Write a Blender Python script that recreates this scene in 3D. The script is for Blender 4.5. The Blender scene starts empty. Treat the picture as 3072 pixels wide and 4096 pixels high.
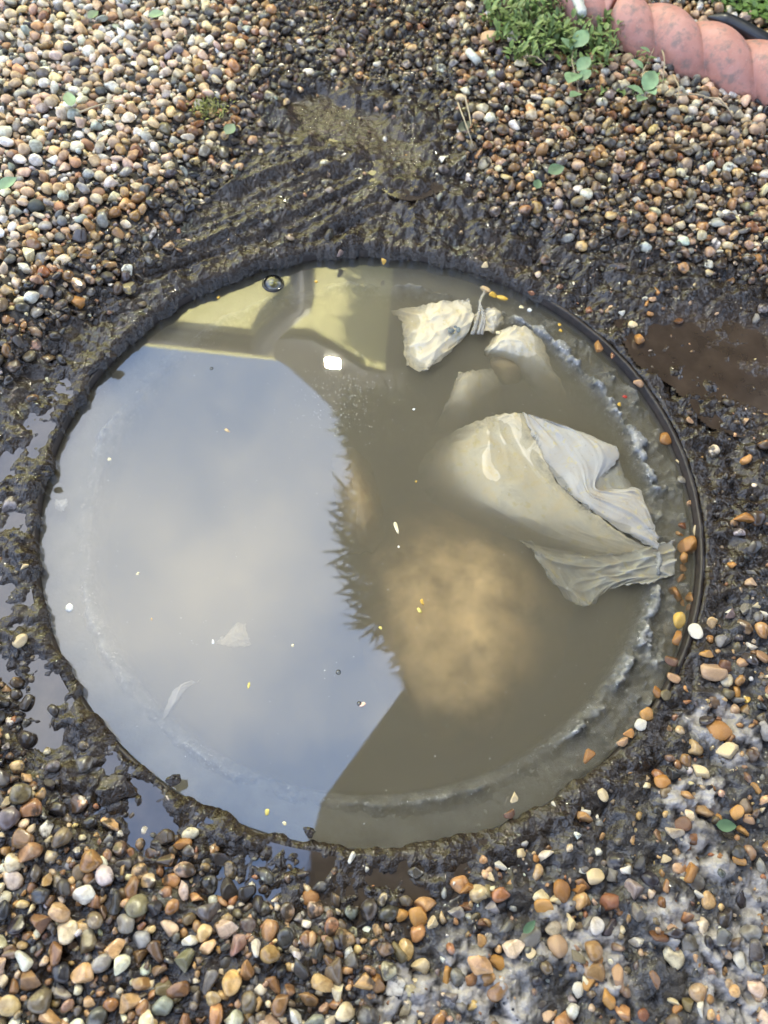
import bpy, math, random
import numpy as np
from mathutils import Matrix, Vector

# ------------------------------------------------------------------ camera, sky, sun, exposure
S = bpy.context.scene
COL = S.collection
PITCH, ROLL, F = math.radians(63.152), math.radians(6.183), 3076.0
CAM = np.array([0.01064, -0.33154, 0.61995])
FWD = np.array([0, math.cos(PITCH), -math.sin(PITCH)])
UP0 = np.array([0, math.sin(PITCH), math.cos(PITCH)])
RT = math.cos(ROLL) * np.array([1.0, 0, 0]) + math.sin(ROLL) * UP0
UP = -math.sin(ROLL) * np.array([1.0, 0, 0]) + math.cos(ROLL) * UP0
cd = bpy.data.cameras.new('camera'); cam = bpy.data.objects.new('camera', cd); COL.objects.link(cam)
cam.matrix_world = Matrix(((RT[0], UP[0], -FWD[0], CAM[0]), (RT[1], UP[1], -FWD[1], CAM[1]), (RT[2], UP[2], -FWD[2], CAM[2]), (0, 0, 0, 1)))
cd.sensor_fit = 'VERTICAL'; cd.sensor_height = 36.0; cd.lens = F / 4096 * 36
cd.clip_start = 0.01; cd.clip_end = 200
cd.dof.use_dof = True; cd.dof.focus_distance = 0.66; cd.dof.aperture_fstop = 6.5
S.camera = cam

SUN_EL, SUN_ROT = math.radians(32), math.radians(176)
SUN_DIR = Vector((math.sin(SUN_ROT) * math.cos(SUN_EL), math.cos(SUN_ROT) * math.cos(SUN_EL), math.sin(SUN_EL)))
W = bpy.data.worlds.new('World'); S.world = W; W.use_nodes = True
wn, wl = W.node_tree.nodes, W.node_tree.links
bg = wn['Background']; bg.inputs['Strength'].default_value = 0.115
sky = wn.new('ShaderNodeTexSky'); sky.sky_type = 'NISHITA'; sky.sun_disc = False
sky.sun_elevation = SUN_EL; sky.sun_rotation = SUN_ROT
tc = wn.new('ShaderNodeTexCoord'); mp = wn.new('ShaderNodeMapping'); mp.inputs['Location'].default_value = (5.3, 2.2, 1.7)
mp.inputs['Scale'].default_value = (1, 1, 1.0)
nz = wn.new('ShaderNodeTexNoise'); nz.inputs['Scale'].default_value = 1.5; nz.inputs['Detail'].default_value = 6; nz.inputs['Roughness'].default_value = 0.52
cr = wn.new('ShaderNodeValToRGB'); cr.color_ramp.elements[0].position = 0.43; cr.color_ramp.elements[1].position = 0.66
mx = wn.new('ShaderNodeMixRGB'); mx.inputs[2].default_value = (11.6, 11.2, 10.6, 1)
wl.new(tc.outputs['Generated'], mp.inputs[0]); wl.new(mp.outputs[0], nz.inputs[0]); wl.new(nz.outputs[0], cr.inputs[0])
hz_ = wn.new('ShaderNodeMixRGB'); hz_.inputs[0].default_value = 0.75; hz_.inputs[2].default_value = (3.0, 4.8, 8.7, 1)
wl.new(sky.outputs[0], hz_.inputs[1]); wl.new(hz_.outputs[0], mx.inputs[1]); wl.new(cr.outputs[0], mx.inputs[0]); wl.new(mx.outputs[0], bg.inputs['Color'])
sl = bpy.data.lights.new('sun', 'SUN'); sl.energy = 5.0; sl.angle = math.radians(0.53); sl.color = (1, 0.94, 0.84)
so = bpy.data.objects.new('sun', sl); COL.objects.link(so); so.rotation_euler = SUN_DIR.to_track_quat('Z', 'Y').to_euler()
so.location = SUN_DIR * 20
S.view_settings.view_transform = 'Standard'; S.view_settings.look = 'None'; S.view_settings.gamma = 1
S.view_settings.use_curve_mapping = False; S.view_settings.exposure = 1.90
S.render.engine = 'CYCLES'
cy = S.cycles
cy.use_denoising = True
try:
    cy.denoiser = 'OPENIMAGEDENOISE'; cy.denoising_prefilter = 'ACCURATE'
except Exception:
    pass
cy.max_bounces = 10; cy.diffuse_bounces = 3; cy.glossy_bounces = 3; cy.transmission_bounces = 4; cy.volume_bounces = 6; cy.transparent_max_bounces = 12
cy.sample_clamp_indirect = 6; cy.caustics_reflective = False; cy.caustics_refractive = False

R = np.random.default_rng(11)
random.seed(5)
WATER_Z = -0.0075

# ------------------------------------------------------------------ helpers
OVS = 3072 / 1659.0
def at(px, py, z=0.0):
    """the point of the place at height z that lies at this spot of the photograph (1659 x 2212 survey units)"""
    d = FWD + ((px * OVS - 1536) / F) * RT - ((py * OVS - 2048) / F) * UP
    t = (z - CAM[2]) / d[2]
    return CAM + d * t
def survey(P):
    d = P - CAM; q = d @ FWD
    return (1536 + F * (d @ RT) / q) / OVS, (2048 - F * (d @ UP) / q) / OVS
def poly(pts, z=0.0): return np.array([at(x, y, z)[:2] for x, y in pts])
def sdist(x, y, P):
    """signed distance to polygon P, positive inside"""
    x = np.asarray(x, float); y = np.asarray(y, float)
    best = np.full(x.shape, 1e9); ins = np.zeros(x.shape, bool)
    n = len(P)
    for i in range(n):
        ax, ay = P[i]; bx, by = P[(i + 1) % n]
        ex, ey = bx - ax, by - ay
        t = np.clip(((x - ax) * ex + (y - ay) * ey) / (ex * ex + ey * ey + 1e-12), 0, 1)
        best = np.minimum(best, (x - ax - t * ex) ** 2 + (y - ay - t * ey) ** 2)
        c = ((ay > y) != (by > y))
        xi = ax + (y - ay) * ex / (ey if abs(ey) > 1e-12 else 1e-12)
        ins ^= c & (x < xi)
    return np.where(ins, 1, -1) * np.sqrt(best)
def sstep(a, b, v):
    t = np.clip((v - a) / (b - a), 0, 1); return t * t * (3 - 2 * t)
_perm = np.random.default_rng(3).random((256, 256))
_ang = _perm * 2 * np.pi
def noise(x, y, seed=0):
    """gradient noise about -0.7..0.7"""
    x = np.asarray(x, float) + seed * 17.31; y = np.asarray(y, float) + seed * 9.73
    xi = np.floor(x).astype(int); yi = np.floor(y).astype(int); fx = x - xi; fy = y - yi
    u = fx * fx * fx * (fx * (fx * 6 - 15) + 10); v = fy * fy * fy * (fy * (fy * 6 - 15) + 10)
    def g(i, j, dx, dy):
        a = _ang[(xi + i) & 255, (yi + j) & 255]; return np.cos(a) * dx + np.sin(a) * dy
    n0 = g(0, 0, fx, fy) * (1 - u) + g(1, 0, fx - 1, fy) * u
    n1 = g(0, 1, fx, fy - 1) * (1 - u) + g(1, 1, fx - 1, fy - 1) * u
    return n0 * (1 - v) + n1 * v
def fbm(x, y, sc, octv=4, seed=0, gain=0.5):
    s = 0; a = 1.0
    for o in range(octv):
        s = s + a * noise(x * sc, y * sc, seed + o); sc *= 2.03; a *= gain
    return s
def lin(c):
    c = np.asarray(c, float) / 255.0
    return np.where(c <= 0.04045, c / 12.92, ((c + 0.055) / 1.055) ** 2.4)

def mesh_from(name, V, Fc, smooth=True, col=None, extra=None):
    me = bpy.data.meshes.new(name)
    V = np.asarray(V, np.float32); Fc = np.asarray(Fc, np.int32)
    k = Fc.shape[1]
    me.vertices.add(len(V)); me.vertices.foreach_set('co', V.ravel())
    me.loops.add(Fc.size); me.loops.foreach_set('vertex_index', Fc.ravel())
    me.polygons.add(len(Fc)); me.polygons.foreach_set('loop_start', np.arange(0, Fc.size, k, dtype=np.int32))
    me.polygons.foreach_set('loop_total', np.full(len(Fc), k, np.int32))
    me.update(calc_edges=True)
    me.polygons.foreach_set('use_smooth', np.full(len(Fc), smooth, bool))
    if col is not None:
        a = me.attributes.new('col', 'FLOAT_COLOR', 'POINT'); a.data.foreach_set('color', np.asarray(col, np.float32).ravel())
    if extra is not None:
        a = me.attributes.new('mudded', 'FLOAT', 'POINT'); a.data.foreach_set('value', np.asarray(extra, np.float32).ravel())
    me.validate(); return me
def link(name, me, mat=None, parent=None, **props):
    o = bpy.data.objects.new(name, me); COL.objects.link(o)
    if mat is not None and not me.materials: me.materials.append(mat)
    if parent is not None: o.parent = parent
    for k, v in props.items():
        if v: o[k] = v
    return o
def obj(name, V, Fc, mat, parent=None, smooth=True, col=None, extra=None, **props):
    return link(name, mesh_from(name, V, Fc, smooth, col, extra), mat, parent, **props)
def thing(name, loc, label, cat, group=None):
    o = bpy.data.objects.new(name, None); COL.objects.link(o); o.location = [float(v) for v in loc]; o.empty_display_size = 0.02
    o['label'] = label; o['category'] = cat
    if group: o['group'] = group
    bpy.context.view_layer.update() if False else None
    return o
def box(c, s):
    c = np.array(c); s = np.array(s) / 2
    V = np.array([[x, y, z] for x in (-1, 1) for y in (-1, 1) for z in (-1, 1)]) * s + c
    return V, np.array([[0, 1, 3, 2], [4, 6, 7, 5], [0, 4, 5, 1], [2, 3, 7, 6], [0, 2, 6, 4], [1, 5, 7, 3]])
def prism(P2, y0, y1):
    """polygon in x,z extruded along y -> tri fan faces"""
    n = len(P2); V = [(x, y0, z) for x, z in P2] + [(x, y1, z) for x, z in P2]; T = []
    for i in range(1, n - 1): T += [(0, i, i + 1), (n, n + i + 1, n + i)]
    for i in range(n):
        j = (i + 1) % n; T += [(i, n + i, j), (j, n + i, n + j)]
    return np.array(V), np.array(T)
def tube(path, rad, k=8, caps=True):
    path = np.asarray(path, float); n = len(path); rad = np.broadcast_to(np.asarray(rad, float), (n,))
    t = np.gradient(path, axis=0); t /= np.linalg.norm(t, axis=1)[:, None] + 1e-12
    ref = np.array([0, 0, 1.0]) if abs(t[:, 2]).mean() < 0.8 else np.array([1.0, 0, 0])
    a = np.cross(t, ref); a /= np.linalg.norm(a, axis=1)[:, None] + 1e-12; b = np.cross(t, a)
    th = np.linspace(0, 2 * np.pi, k, endpoint=False)
    V = path[:, None] + rad[:, None, None] * (np.cos(th)[None, :, None] * a[:, None] + np.sin(th)[None, :, None] * b[:, None])
    V = V.reshape(-1, 3); T = []
    for i in range(n - 1):
        for j in range(k):
            p, q = i * k + j, i * k + (j + 1) % k
            T += [(p, q, q + k), (p, q + k, p + k)]
    if caps:
        for j in range(1, k - 1):
            T += [(0, j + 1, j), ((n - 1) * k, (n - 1) * k + j, (n - 1) * k + j + 1)]
    return V, np.array(T)
def join(parts):
    V, T, o = [], [], 0
    for v, t in parts: V.append(v); T.append(np.asarray(t) + o); o += len(v)
    return np.concatenate(V), np.concatenate(T)
def gridfaces(nu, nv, wrap=False):
    I, J = np.meshgrid(np.arange(nu - 1), np.arange(nv if wrap else nv - 1), indexing='ij')
    J2 = (J + 1) % nv
    return np.stack([I * nv + J, I * nv + J2, (I + 1) * nv + J2, (I + 1) * nv + J], -1).reshape(-1, 4)
def lathe(prof, n=160):
    th = np.linspace(0, 2 * np.pi, n, endpoint=False); prof = np.array(prof)
    V = np.stack([prof[:, None, 0] * np.cos(th), prof[:, None, 0] * np.sin(th), np.broadcast_to(prof[:, None, 1], (len(prof), n))], -1).reshape(-1, 3)
    return V, gridfaces(len(prof), n, True)

# ------------------------------------------------------------------ materials
class NT:
    def __init__(s, name):
        s.m = bpy.data.materials.new(name); s.m.use_nodes = True; s.t = s.m.node_tree; s.n = s.t.nodes
        s.b = s.n.get('Principled BSDF'); s.out = s.n.get('Material Output')
    def new(s, t, **kw):
        x = s.n.new('ShaderNode' + t)
        for k, v in kw.items():
            if k in x.inputs.keys(): x.inputs[k].default_value = v
            else: setattr(x, k, v)
        return x
    def l(s, a, b): s.t.links.new(a, b)
    def noise(s, scale, detail=4, rough=0.55, dist=0.0):
        c = s.new('TexCoord'); n = s.new('TexNoise', Scale=scale, Detail=detail, Roughness=rough, Distortion=dist)
        s.l(c.outputs['Object'], n.inputs[0]); return n.outputs[0]
    def ramp(s, v, a, b, ca=(0, 0, 0, 1), cb=(1, 1, 1, 1)):
        r = s.new('ValToRGB'); e = r.color_ramp.elements; e[0].position = a; e[1].position = b; e[0].color = ca; e[1].color = cb
        s.l(v, r.inputs[0]); return r.outputs[0]
    def mix(s, f, a, b, mode='MIX'):
        m = s.new('MixRGB', blend_type=mode)
        for i, v in enumerate((f, a, b)):
            if isinstance(v, (int, float)): m.inputs[i].default_value = v
            elif isinstance(v, (tuple, list, np.ndarray)): m.inputs[i].default_value = (float(v[0]), float(v[1]), float(v[2]), 1)
            else: s.l(v, m.inputs[i])
        return m.outputs[0]
    def math(s, op, a, b):
        m = s.new('Math', operation=op)
        for i, v in enumerate((a, b)):
            if isinstance(v, (int, float)): m.inputs[i].default_value = v
            else: s.l(v, m.inputs[i])
        return m.outputs[0]
    def bump(s, v, strength, dist):
        b = s.new('Bump', Strength=strength, Distance=dist); s.l(v, b.inputs['Height']); s.l(b.outputs[0], s.b.inputs['Normal']); return b
    def set(s, **kw):
        for k, v in kw.items():
            i = s.b.inputs[k.replace('_', ' ')]
            if isinstance(v, (int, float)): i.default_value = v
            elif isinstance(v, (tuple, list, np.ndarray)): i.default_value = (float(v[0]), float(v[1]), float(v[2]), 1)
            else: s.l(v, i)
        return s
def simple(name, rgb, rough=0.6, var=0.25, scale=60, bump=0.0, bscale=200, bdist=0.001, **kw):
    m = NT(name); c = np.array(rgb, float)
    n = m.ramp(m.noise(scale), 0.3, 0.7)
    m.set(Base_Color=m.mix(n, c * (1 - var), c * (1 + var * 0.6)), Roughness=rough, **kw)
    if bump: m.bump(m.noise(bscale), bump, bdist)
    return m.m

def stone_material(name, object_color):
    m = NT(name)
    if object_color:
        oi = m.new('ObjectInfo'); colr, wet = oi.outputs['Color'], oi.outputs['Alpha']
    else:
        a = m.new('Attribute', attribute_name='col'); colr, wet = a.outputs['Color'], a.outputs['Alpha']
    n1 = m.noise(140, 5, 0.6, 0.4); n2 = m.noise(700, 3, 0.6); n3 = m.noise(60, 3)
    c = m.mix(m.ramp(n1, 0.35, 0.68), m.mix(1.0, colr, (0.52, 0.46, 0.40), 'MULTIPLY'), m.mix(1.0, colr, (1.16, 1.14, 1.06), 'MULTIPLY'))
    c = m.mix(m.math('MULTIPLY', m.ramp(n2, 0.56, 0.72), 0.28), c, (0.12, 0.085, 0.055))
    c = m.mix(m.math('MULTIPLY', m.ramp(n3, 0.58, 0.66), 0.22), c, (0.55, 0.50, 0.42))
    if not object_color:
        md = m.new('Attribute', attribute_name='mudded')
        msk = m.ramp(m.math('SUBTRACT', md.outputs['Fac'], m.ramp(m.noise(95, 5, 0.6), 0.30, 0.70)), 0.0, 0.22)
        c = m.mix(m.math('MULTIPLY', msk, 0.9), c, (0.036, 0.028, 0.021))
    rg = m.math('SUBTRACT', 0.74, m.math('MULTIPLY', wet, 0.60))
    m.set(Base_Color=c, Roughness=rg, Specular_IOR_Level=0.5)
    m.bump(m.mix(0.5, n1, n2), 0.45, 0.0006)
    return m.m
M_GRAVEL = stone_material('gravel_stone', False)
M_PEBBLE = stone_material('pebble_stone', True)

def ground_material():
    m = NT('wet_mud_and_soil')
    a = m.new('Attribute', attribute_name='col')
    n1 = m.noise(55, 6, 0.6); n2 = m.noise(170, 2.5, 0.55); n3 = m.noise(900, 3, 0.6)
    c = m.mix(m.ramp(n1, 0.3, 0.7), m.mix(1.0, a.outputs['Color'], (0.62, 0.60, 0.58), 'MULTIPLY'), m.mix(1.0, a.outputs['Color'], (1.3, 1.28, 1.22), 'MULTIPLY'))
    c = m.mix(m.math('MULTIPLY', m.ramp(n3, 0.62, 0.70), 0.35), c, (0.20, 0.17, 0.13))
    w = m.math('MULTIPLY', a.outputs['Alpha'], 1.0)
    r = m.mix(w, (0.85, 0.85, 0.85), m.mix(m.ramp(n2, 0.40, 0.62), (0.03, 0.03, 0.03), (0.12, 0.12, 0.12)))
    m.set(Base_Color=c, Roughness=r, IOR=1.5)
    m.bump(m.mix(0.12, n2, n3), 0.75, 0.0042)
    return m.m
M_GROUND = ground_material()

def water_material():
    m = NT('murky_water'); m.n.remove(m.b)
    geo = m.new('NewGeometry'); dt = m.new('VectorMath', operation='DOT_PRODUCT'); m.l(geo.outputs['Normal'], dt.inputs[0]); m.l(geo.outputs['Incoming'], dt.inputs[1])
    one = m.math('SUBTRACT', 1.0, m.math('ABSOLUTE', dt.outputs['Value'], 0.0))
    fres = m.math('ADD', 0.10, m.math('MULTIPLY', m.math('POWER', one, 5.0), 0.90))   # oily film on the water
    gl = m.new('BsdfGlossy', Roughness=0.008, Color=(1, 1, 1, 1)); tr = m.new('BsdfTransparent', Color=(0.97, 0.97, 0.95, 1))
    mixs = m.new('MixShader'); m.l(fres, mixs.inputs[0]); m.l(tr.outputs[0], mixs.inputs[1]); m.l(gl.outputs[0], mixs.inputs[2])
    m.l(mixs.outputs[0], m.out.inputs['Surface'])
    sc = m.new('VolumeScatter', Density=44.0, Anisotropy=0.1); sc.inputs['Color'].default_value = (0.69, 0.635, 0.50, 1)
    ab = m.new('VolumeAbsorption', Density=37.0); ab.inputs['Color'].default_value = (0.35, 0.30, 0.20, 1)
    ad = m.new('AddShader'); m.l(sc.outputs[0], ad.inputs[0]); m.l(ab.outputs[0], ad.inputs[1]); m.l(ad.outputs[0], m.out.inputs['Volume'])
    return m.m
M_WATER = water_material()
def puddle_material(name, rgb):
    m = NT(name); c = np.array(rgb)
    m.set(Base_Color=m.mix(m.ramp(m.noise(40), 0.35, 0.7), c * 0.75, c * 1.25), Roughness=0.03, IOR=1.75)
    m.bump(m.noise(70, 2), 0.05, 0.0006)
    return m.m
M_PUDDLE = puddle_material('muddy_puddle_water', (0.055, 0.042, 0.032))
M_PUDDLE2 = puddle_material('brown_puddle_water', (0.052, 0.037, 0.027))
M_RIM = simple('rusty_black_iron', (0.022, 0.015, 0.012), 0.5, 0.6, 120, 0.5, 260, 0.001)
M_CONC = simple('stained_concrete', (0.20, 0.20, 0.19), 0.6, 0.4, 60, 0.5, 200, 0.002)
M_SLUDGE = simple('brown_sludge', (0.62, 0.44, 0.22), 0.8, 0.60, 24)
def crust_material():
    m = NT('grey_grease_crust'); n1 = m.noise(70, 6, 0.65); n2 = m.noise(260, 4, 0.6)
    c = m.mix(m.ramp(n1, 0.35, 0.68), (0.075, 0.078, 0.075), (0.33, 0.32, 0.30))
    c = m.mix(m.ramp(n2, 0.58, 0.68), c, (0.52, 0.50, 0.47))
    m.set(Base_Color=c, Roughness=0.35); m.bump(n2, 0.7, 0.002); return m.m
M_CRUST = crust_material()
def wipe_material(name, rgb, stain, amount, thin=0.25):
    m = NT(name); n1 = m.noise(38, 6, 0.7, 0.8); n2 = m.noise(110, 5, 0.65); n3 = m.noise(600, 3)
    c = m.mix(m.ramp(n1, 0.55 - amount * 0.2, 0.68), rgb, stain)
    c = m.mix(m.math('MULTIPLY', m.ramp(n2, 0.58, 0.64), 0.55), c, (0.55, 0.45, 0.20))
    c = m.mix(m.math('MULTIPLY', m.ramp(n3, 0.68, 0.72), 0.6), c, (0.12, 0.09, 0.06))
    m.set(Base_Color=c, Roughness=0.58); m.bump(m.mix(0.5, n2, n3), 0.3, 0.0008)
    ea = m.new('Attribute', attribute_name='mudded')
    tr = m.new('BsdfTransparent'); ms = m.new('MixShader'); m.l(m.math('ADD', 0.08, m.math('MULTIPLY', m.ramp(n1, 0.35, 0.62, (1, 1, 1, 1), (0, 0, 0, 1)), m.math('ADD', thin, m.math('MULTIPLY', m.math('SUBTRACT', 1.0, ea.outputs['Fac']), 0.45)))), ms.inputs[0])
    m.l(m.b.outputs[0], ms.inputs[1]); m.l(tr.outputs[0], ms.inputs[2]); m.l(ms.outputs[0], m.out.inputs['Surface']); return m.m
M_WIPE = wipe_material('cream_wet_wipe', (0.64, 0.58, 0.45), (0.52, 0.42, 0.25), 0.6)
M_WIPEW = wipe_material('white_wet_wipe', (0.47, 0.45, 0.41), (0.33, 0.28, 0.21), 0.7)
M_WIPEG = wipe_material('grey_wet_wipe', (0.42, 0.41, 0.36), (0.34, 0.28, 0.20), 0.5)
M_WIPEB = wipe_material('brown_wet_wipe', (0.50, 0.38, 0.22), (0.40, 0.27, 0.13), 0.5)

# ------------------------------------------------------------------ zones of the ground
P_DRY = poly([(-420, -500), (640, -500), (655, 0), (610, 150), (560, 270), (490, 390), (400, 480), (300, 575), (190, 670), (90, 750), (0, 810), (-420, 930)])
P_UR = poly([(930, -500), (2200, -500), (2200, 640), (1659, 640), (1480, 610), (1330, 560), (1180, 545), (1060, 490), (985, 380), (960, 250), (900, 160), (930, 40)])
P_PALE = poly([(1230, 130), (1500, 60), (2200, 60), (2200, 420), (1659, 390), (1450, 330), (1300, 260)])
P_TOP = poly([(640, -500), (1000, -500), (1000, 120), (940, 230), (860, 240), (760, 210), (660, 230), (600, 260), (610, 130)])
P_BL = poly([(-420, 1500), (0, 1480), (60, 1640), (170, 1770), (330, 1840), (520, 1900), (700, 1950), (830, 1990), (850, 2100), (800, 2700), (-420, 2700)])
P_LR = poly([(830, 1960), (1000, 1860), (1180, 1800), (1320, 1680), (1430, 1540), (1500, 1340), (1560, 1250), (2200, 1000), (2200, 2700), (790, 2700), (840, 2100)])
P_R = poly([(1180, 560), (1330, 570), (1480, 620), (1659, 650), (2200, 650), (2200, 1100), (1560, 1300), (1530, 1150), (1480, 950), (1320, 760), (1100, 600)])
P_PUDT = poly([(620, 262), (690, 240), (770, 270), (860, 320), (930, 400), (880, 420), (770, 350), (650, 330)])
P_PUDR = poly([(1385, 690), (1480, 672), (1600, 690), (1900, 720), (1900, 930), (1640, 900), (1560, 880), (1490, 800), (1420, 760)])
P_WEED = poly([(1020, -60), (1250, -60), (1300, 60), (1340, 170), (1280, 225), (1190, 215), (1090, 225), (1025, 180)])
P_BED = poly([(1340, -160), (2100, -160), (2100, 260), (1659, 125), (1540, 80), (1440, 40), (1370, 0)])
D0, D1 = at(250, 640)[:2], at(780, 440)[:2]
DRAG = (D1 - D0) / np.linalg.norm(D1 - D0)
P_DRAG = poly([(230, 660), (420, 470), (560, 350), (660, 330), (800, 400), (870, 480), (760, 535), (520, 580), (360, 660), (240, 740)])
CLAY = [(1540, 1560, 60), (1580, 1610, 50), (1500, 1850, 60), (1050, 2130, 95), (870, 2150, 70), (1650, 1960, 70), (1570, 2120, 90), (1300, 2080, 70), (1480, 1720, 60), (1210, 2010, 50), (1440, 2000, 55)]
CLAYW = [(at(a, b)[:2], r * 0.00042) for a, b, r in CLAY]

def fields(x, y):
    wx = x + 0.014 * fbm(x, y, 22, 3, 40); wy = y + 0.014 * fbm(x, y, 22, 3, 50)
    f = {}
    for k, P in (('dry', P_DRY), ('ur', P_UR), ('pale', P_PALE), ('top', P_TOP), ('bl', P_BL), ('lr', P_LR), ('r', P_R), ('pudt', P_PUDT), ('pudr', P_PUDR), ('weed', P_WEED), ('bed', P_BED), ('drag', P_DRAG)):
        f[k] = sdist(wx, wy, P)
    f['clay'] = np.zeros_like(x)
    for c, r in CLAYW:
        d = np.hypot(wx - c[0], wy - c[1]) / r
        f['clay'] = np.maximum(f['clay'], sstep(1.15, 0.55, d))
    return f

def height(x, y, f):
    r = np.hypot(x, y); th = np.degrees(np.arctan2(y, x))
    side = sstep(-62, -40, th) * sstep(75, 55, th)
    near_ = sstep(-165, -140, th) * sstep(-40, -62, th)
    h = 0.0070 - 0.0050 * side - 0.0030 * near_ * sstep(-130, -100, th) + 0.006 * sstep(0.305, 0.42, r) * (1 + side * 0.6)
    far = sstep(20, 60, th) * sstep(190, 150, np.where(th < -90, th + 360, th))
    h += far * (0.012 * sstep(0.30, 0.38, r) + 0.010 * sstep(0.36, 0.55, r))
    gravel = np.maximum.reduce([sstep(-0.01, 0.03, f['dry']), sstep(-0.01, 0.03, f['bl']), 0.7 * sstep(-0.01, 0.03, f['ur'])])
    h += 0.006 * gravel
    lump = fbm(x, y, 36, 5, 1, 0.62)
    fine = np.abs(fbm(x, y, 95, 3, 9, 0.6))
    amp = 0.0095 * (1 - 0.5 * gravel)
    nearlip = sstep(0.300, 0.318, r)
    dm = sstep(-0.01, 0.03, f['drag']); amp = amp * (1 - 0.6 * dm)
    h += amp * lump * (0.35 + 0.65 * nearlip) + 0.0042 * (fine - 0.25) * (1 - 0.5 * gravel) * nearlip
    # tool drag ridges on the far left bank
    u = x * DRAG[0] + y * DRAG[1]; v = -x * DRAG[1] + y * DRAG[0]
    h += dm * (0.012 * noise(u * 5, v * 62, 21) + 0.0055 * noise(u * 9, v * 150, 22))
    # puddle hollows
    pt = sstep(-0.012, 0.012, f['pudt']); pr = sstep(-0.012, 0.015, f['pudr'])
    h = h * (1 - 0.75 * pt) + 0.75 * pt * (PT_Z - 0.0005) 
    h = h * (1 - 0.66 * pr) + 0.66 * pr * (PR_Z - 0.0052)
    # gully on the left and near side
    th2 = np.where(th < 0, th + 360, th)
    band = sstep(150, 172, th2) * sstep(288, 262, th2) * sstep(0.299, 0.307, r) * sstep(0.366, 0.336, r)
    h = h * (1 - band) + band * (PL_Z + 0.0009 + 0.0090 * fbm(x, y, 30, 4, 5, 0.6) + 0.0060 * (np.abs(fbm(x, y, 90, 2, 6)) - 0.22))
    # smooth black lip right at the ring
    h += 0.0012 * np.exp(-((r - 0.307) / 0.006) ** 2)
    h += 0.007 * f['clay'] * (0.3 + 1.2 * fbm(x, y, 75, 5, 33, 0.6))
    return h
PT_Z, PR_Z, PL_Z = 0.0215, 0.0052, 0.0035

# ------------------------------------------------------------------ ground sheet
def axis(a, b, step, far=16):
    c = list(np.arange(a, b + 1e-9, step)); s = step; lo, hi = [], []
    v = a
    while v > -far: s *= 1.5; v -= s; lo.append(v)
    s = step; v = b
    while v < far: s *= 1.5; v += s; hi.append(v)
    return np.array(lo[::-1] + c + hi)
xs, ys = axis(-0.66, 0.58, 0.0021), axis(-0.48, 0.94, 0.0021)
X, Y = np.meshgrid(xs, ys, indexing='ij'); x, y = X.ravel(), Y.ravel()
fl = fields(x, y)
inner = (x > -0.72) & (x < 0.64) & (y > -0.52) & (y < 1.0)
h = np.where(inner, height(x, y, fl), 0.014)
r = np.hypot(x, y)
Fg = gridfaces(len(xs), len(ys)); keep = (r[Fg] > 0.3005).all(1); cut = Fg[~keep]; Fg = Fg[keep]
bnd = np.zeros(len(x), bool); bnd[cut.ravel()] = True; used = np.zeros(len(x), bool); used[Fg.ravel()] = True; bnd &= used
tb_ = np.arctan2(y[bnd], x[bnd]); bare = sstep(-0.75, -0.45, tb_) * sstep(1.15, 0.85, tb_)
lip = 0.2972 + 0.0062 * fbm(np.cos(tb_) * 6, np.sin(tb_) * 6, 1.6, 4, 12, 0.6); lip = lip * (1 - bare) + 0.3026 * bare
sc_ = lip / r[bnd]; x[bnd] *= sc_; y[bnd] *= sc_; h[bnd] = np.where(bare > 0.5, np.minimum(h[bnd], 0.0005), np.maximum(h[bnd] * 0.7, 0.0024))
mud = np.array([0.027, 0.0195, 0.0135]); clay = np.array([0.34, 0.32, 0.31]); soil = np.array([0.035, 0.028, 0.021]); grey = np.array([0.060, 0.057, 0.056])
C = np.empty((len(x), 4)); C[:, :3] = mud
lrm = sstep(-0.01, 0.05, fl['lr'])[:, None]; C[:, :3] = C[:, :3] * (1 - 0.8 * lrm) + grey * 0.8 * lrm
br = sstep(-0.02, 0.02, fl['pudr'])[:, None]; C[:, :3] = C[:, :3] * (1 - br) + np.array([0.050, 0.036, 0.026]) * br
cm = (fl['clay'] * sstep(-0.06, 0.16, fbm(x, y, 75, 5, 33, 0.6) + 0.30 * fl['clay']))[:, None]; C[:, :3] = C[:, :3] * (1 - cm) + clay * cm
dr = sstep(0.0, 0.03, np.maximum(fl['dry'], fl['weed']))[:, None]; C[:, :3] = C[:, :3] * (1 - dr) + soil * dr
C[:, 3] = np.clip(1 - dr[:, 0] * 0.8, 0, 1)
fx = (~inner)
C[fx, :3] = np.array([0.22, 0.18, 0.13]); C[fx, 3] = 0.2
idx = -np.ones(len(x), int); idx[used] = np.arange(used.sum())
GV, GQ, GC = np.stack([x, y, h], 1)[used], idx[Fg], C[used]
hole = -np.ones(len(GV), int); hb_ = np.where(bnd[used])[0]; hole[hb_] = len(GV) + np.arange(len(hb_))
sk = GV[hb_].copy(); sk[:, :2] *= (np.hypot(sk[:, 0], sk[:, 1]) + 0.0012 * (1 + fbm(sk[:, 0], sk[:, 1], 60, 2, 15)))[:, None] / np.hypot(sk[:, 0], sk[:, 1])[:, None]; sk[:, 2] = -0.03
ed = np.concatenate([GQ[:, [0, 1]], GQ[:, [1, 2]], GQ[:, [2, 3]], GQ[:, [3, 0]]]); ed = ed[(hole[ed] >= 0).all(1)]
key = np.sort(ed, 1); _, inv, cnt = np.unique(key[:, 0] * 10 ** 7 + key[:, 1], return_inverse=True, return_counts=True); ed = ed[cnt[inv] == 1]
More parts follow.
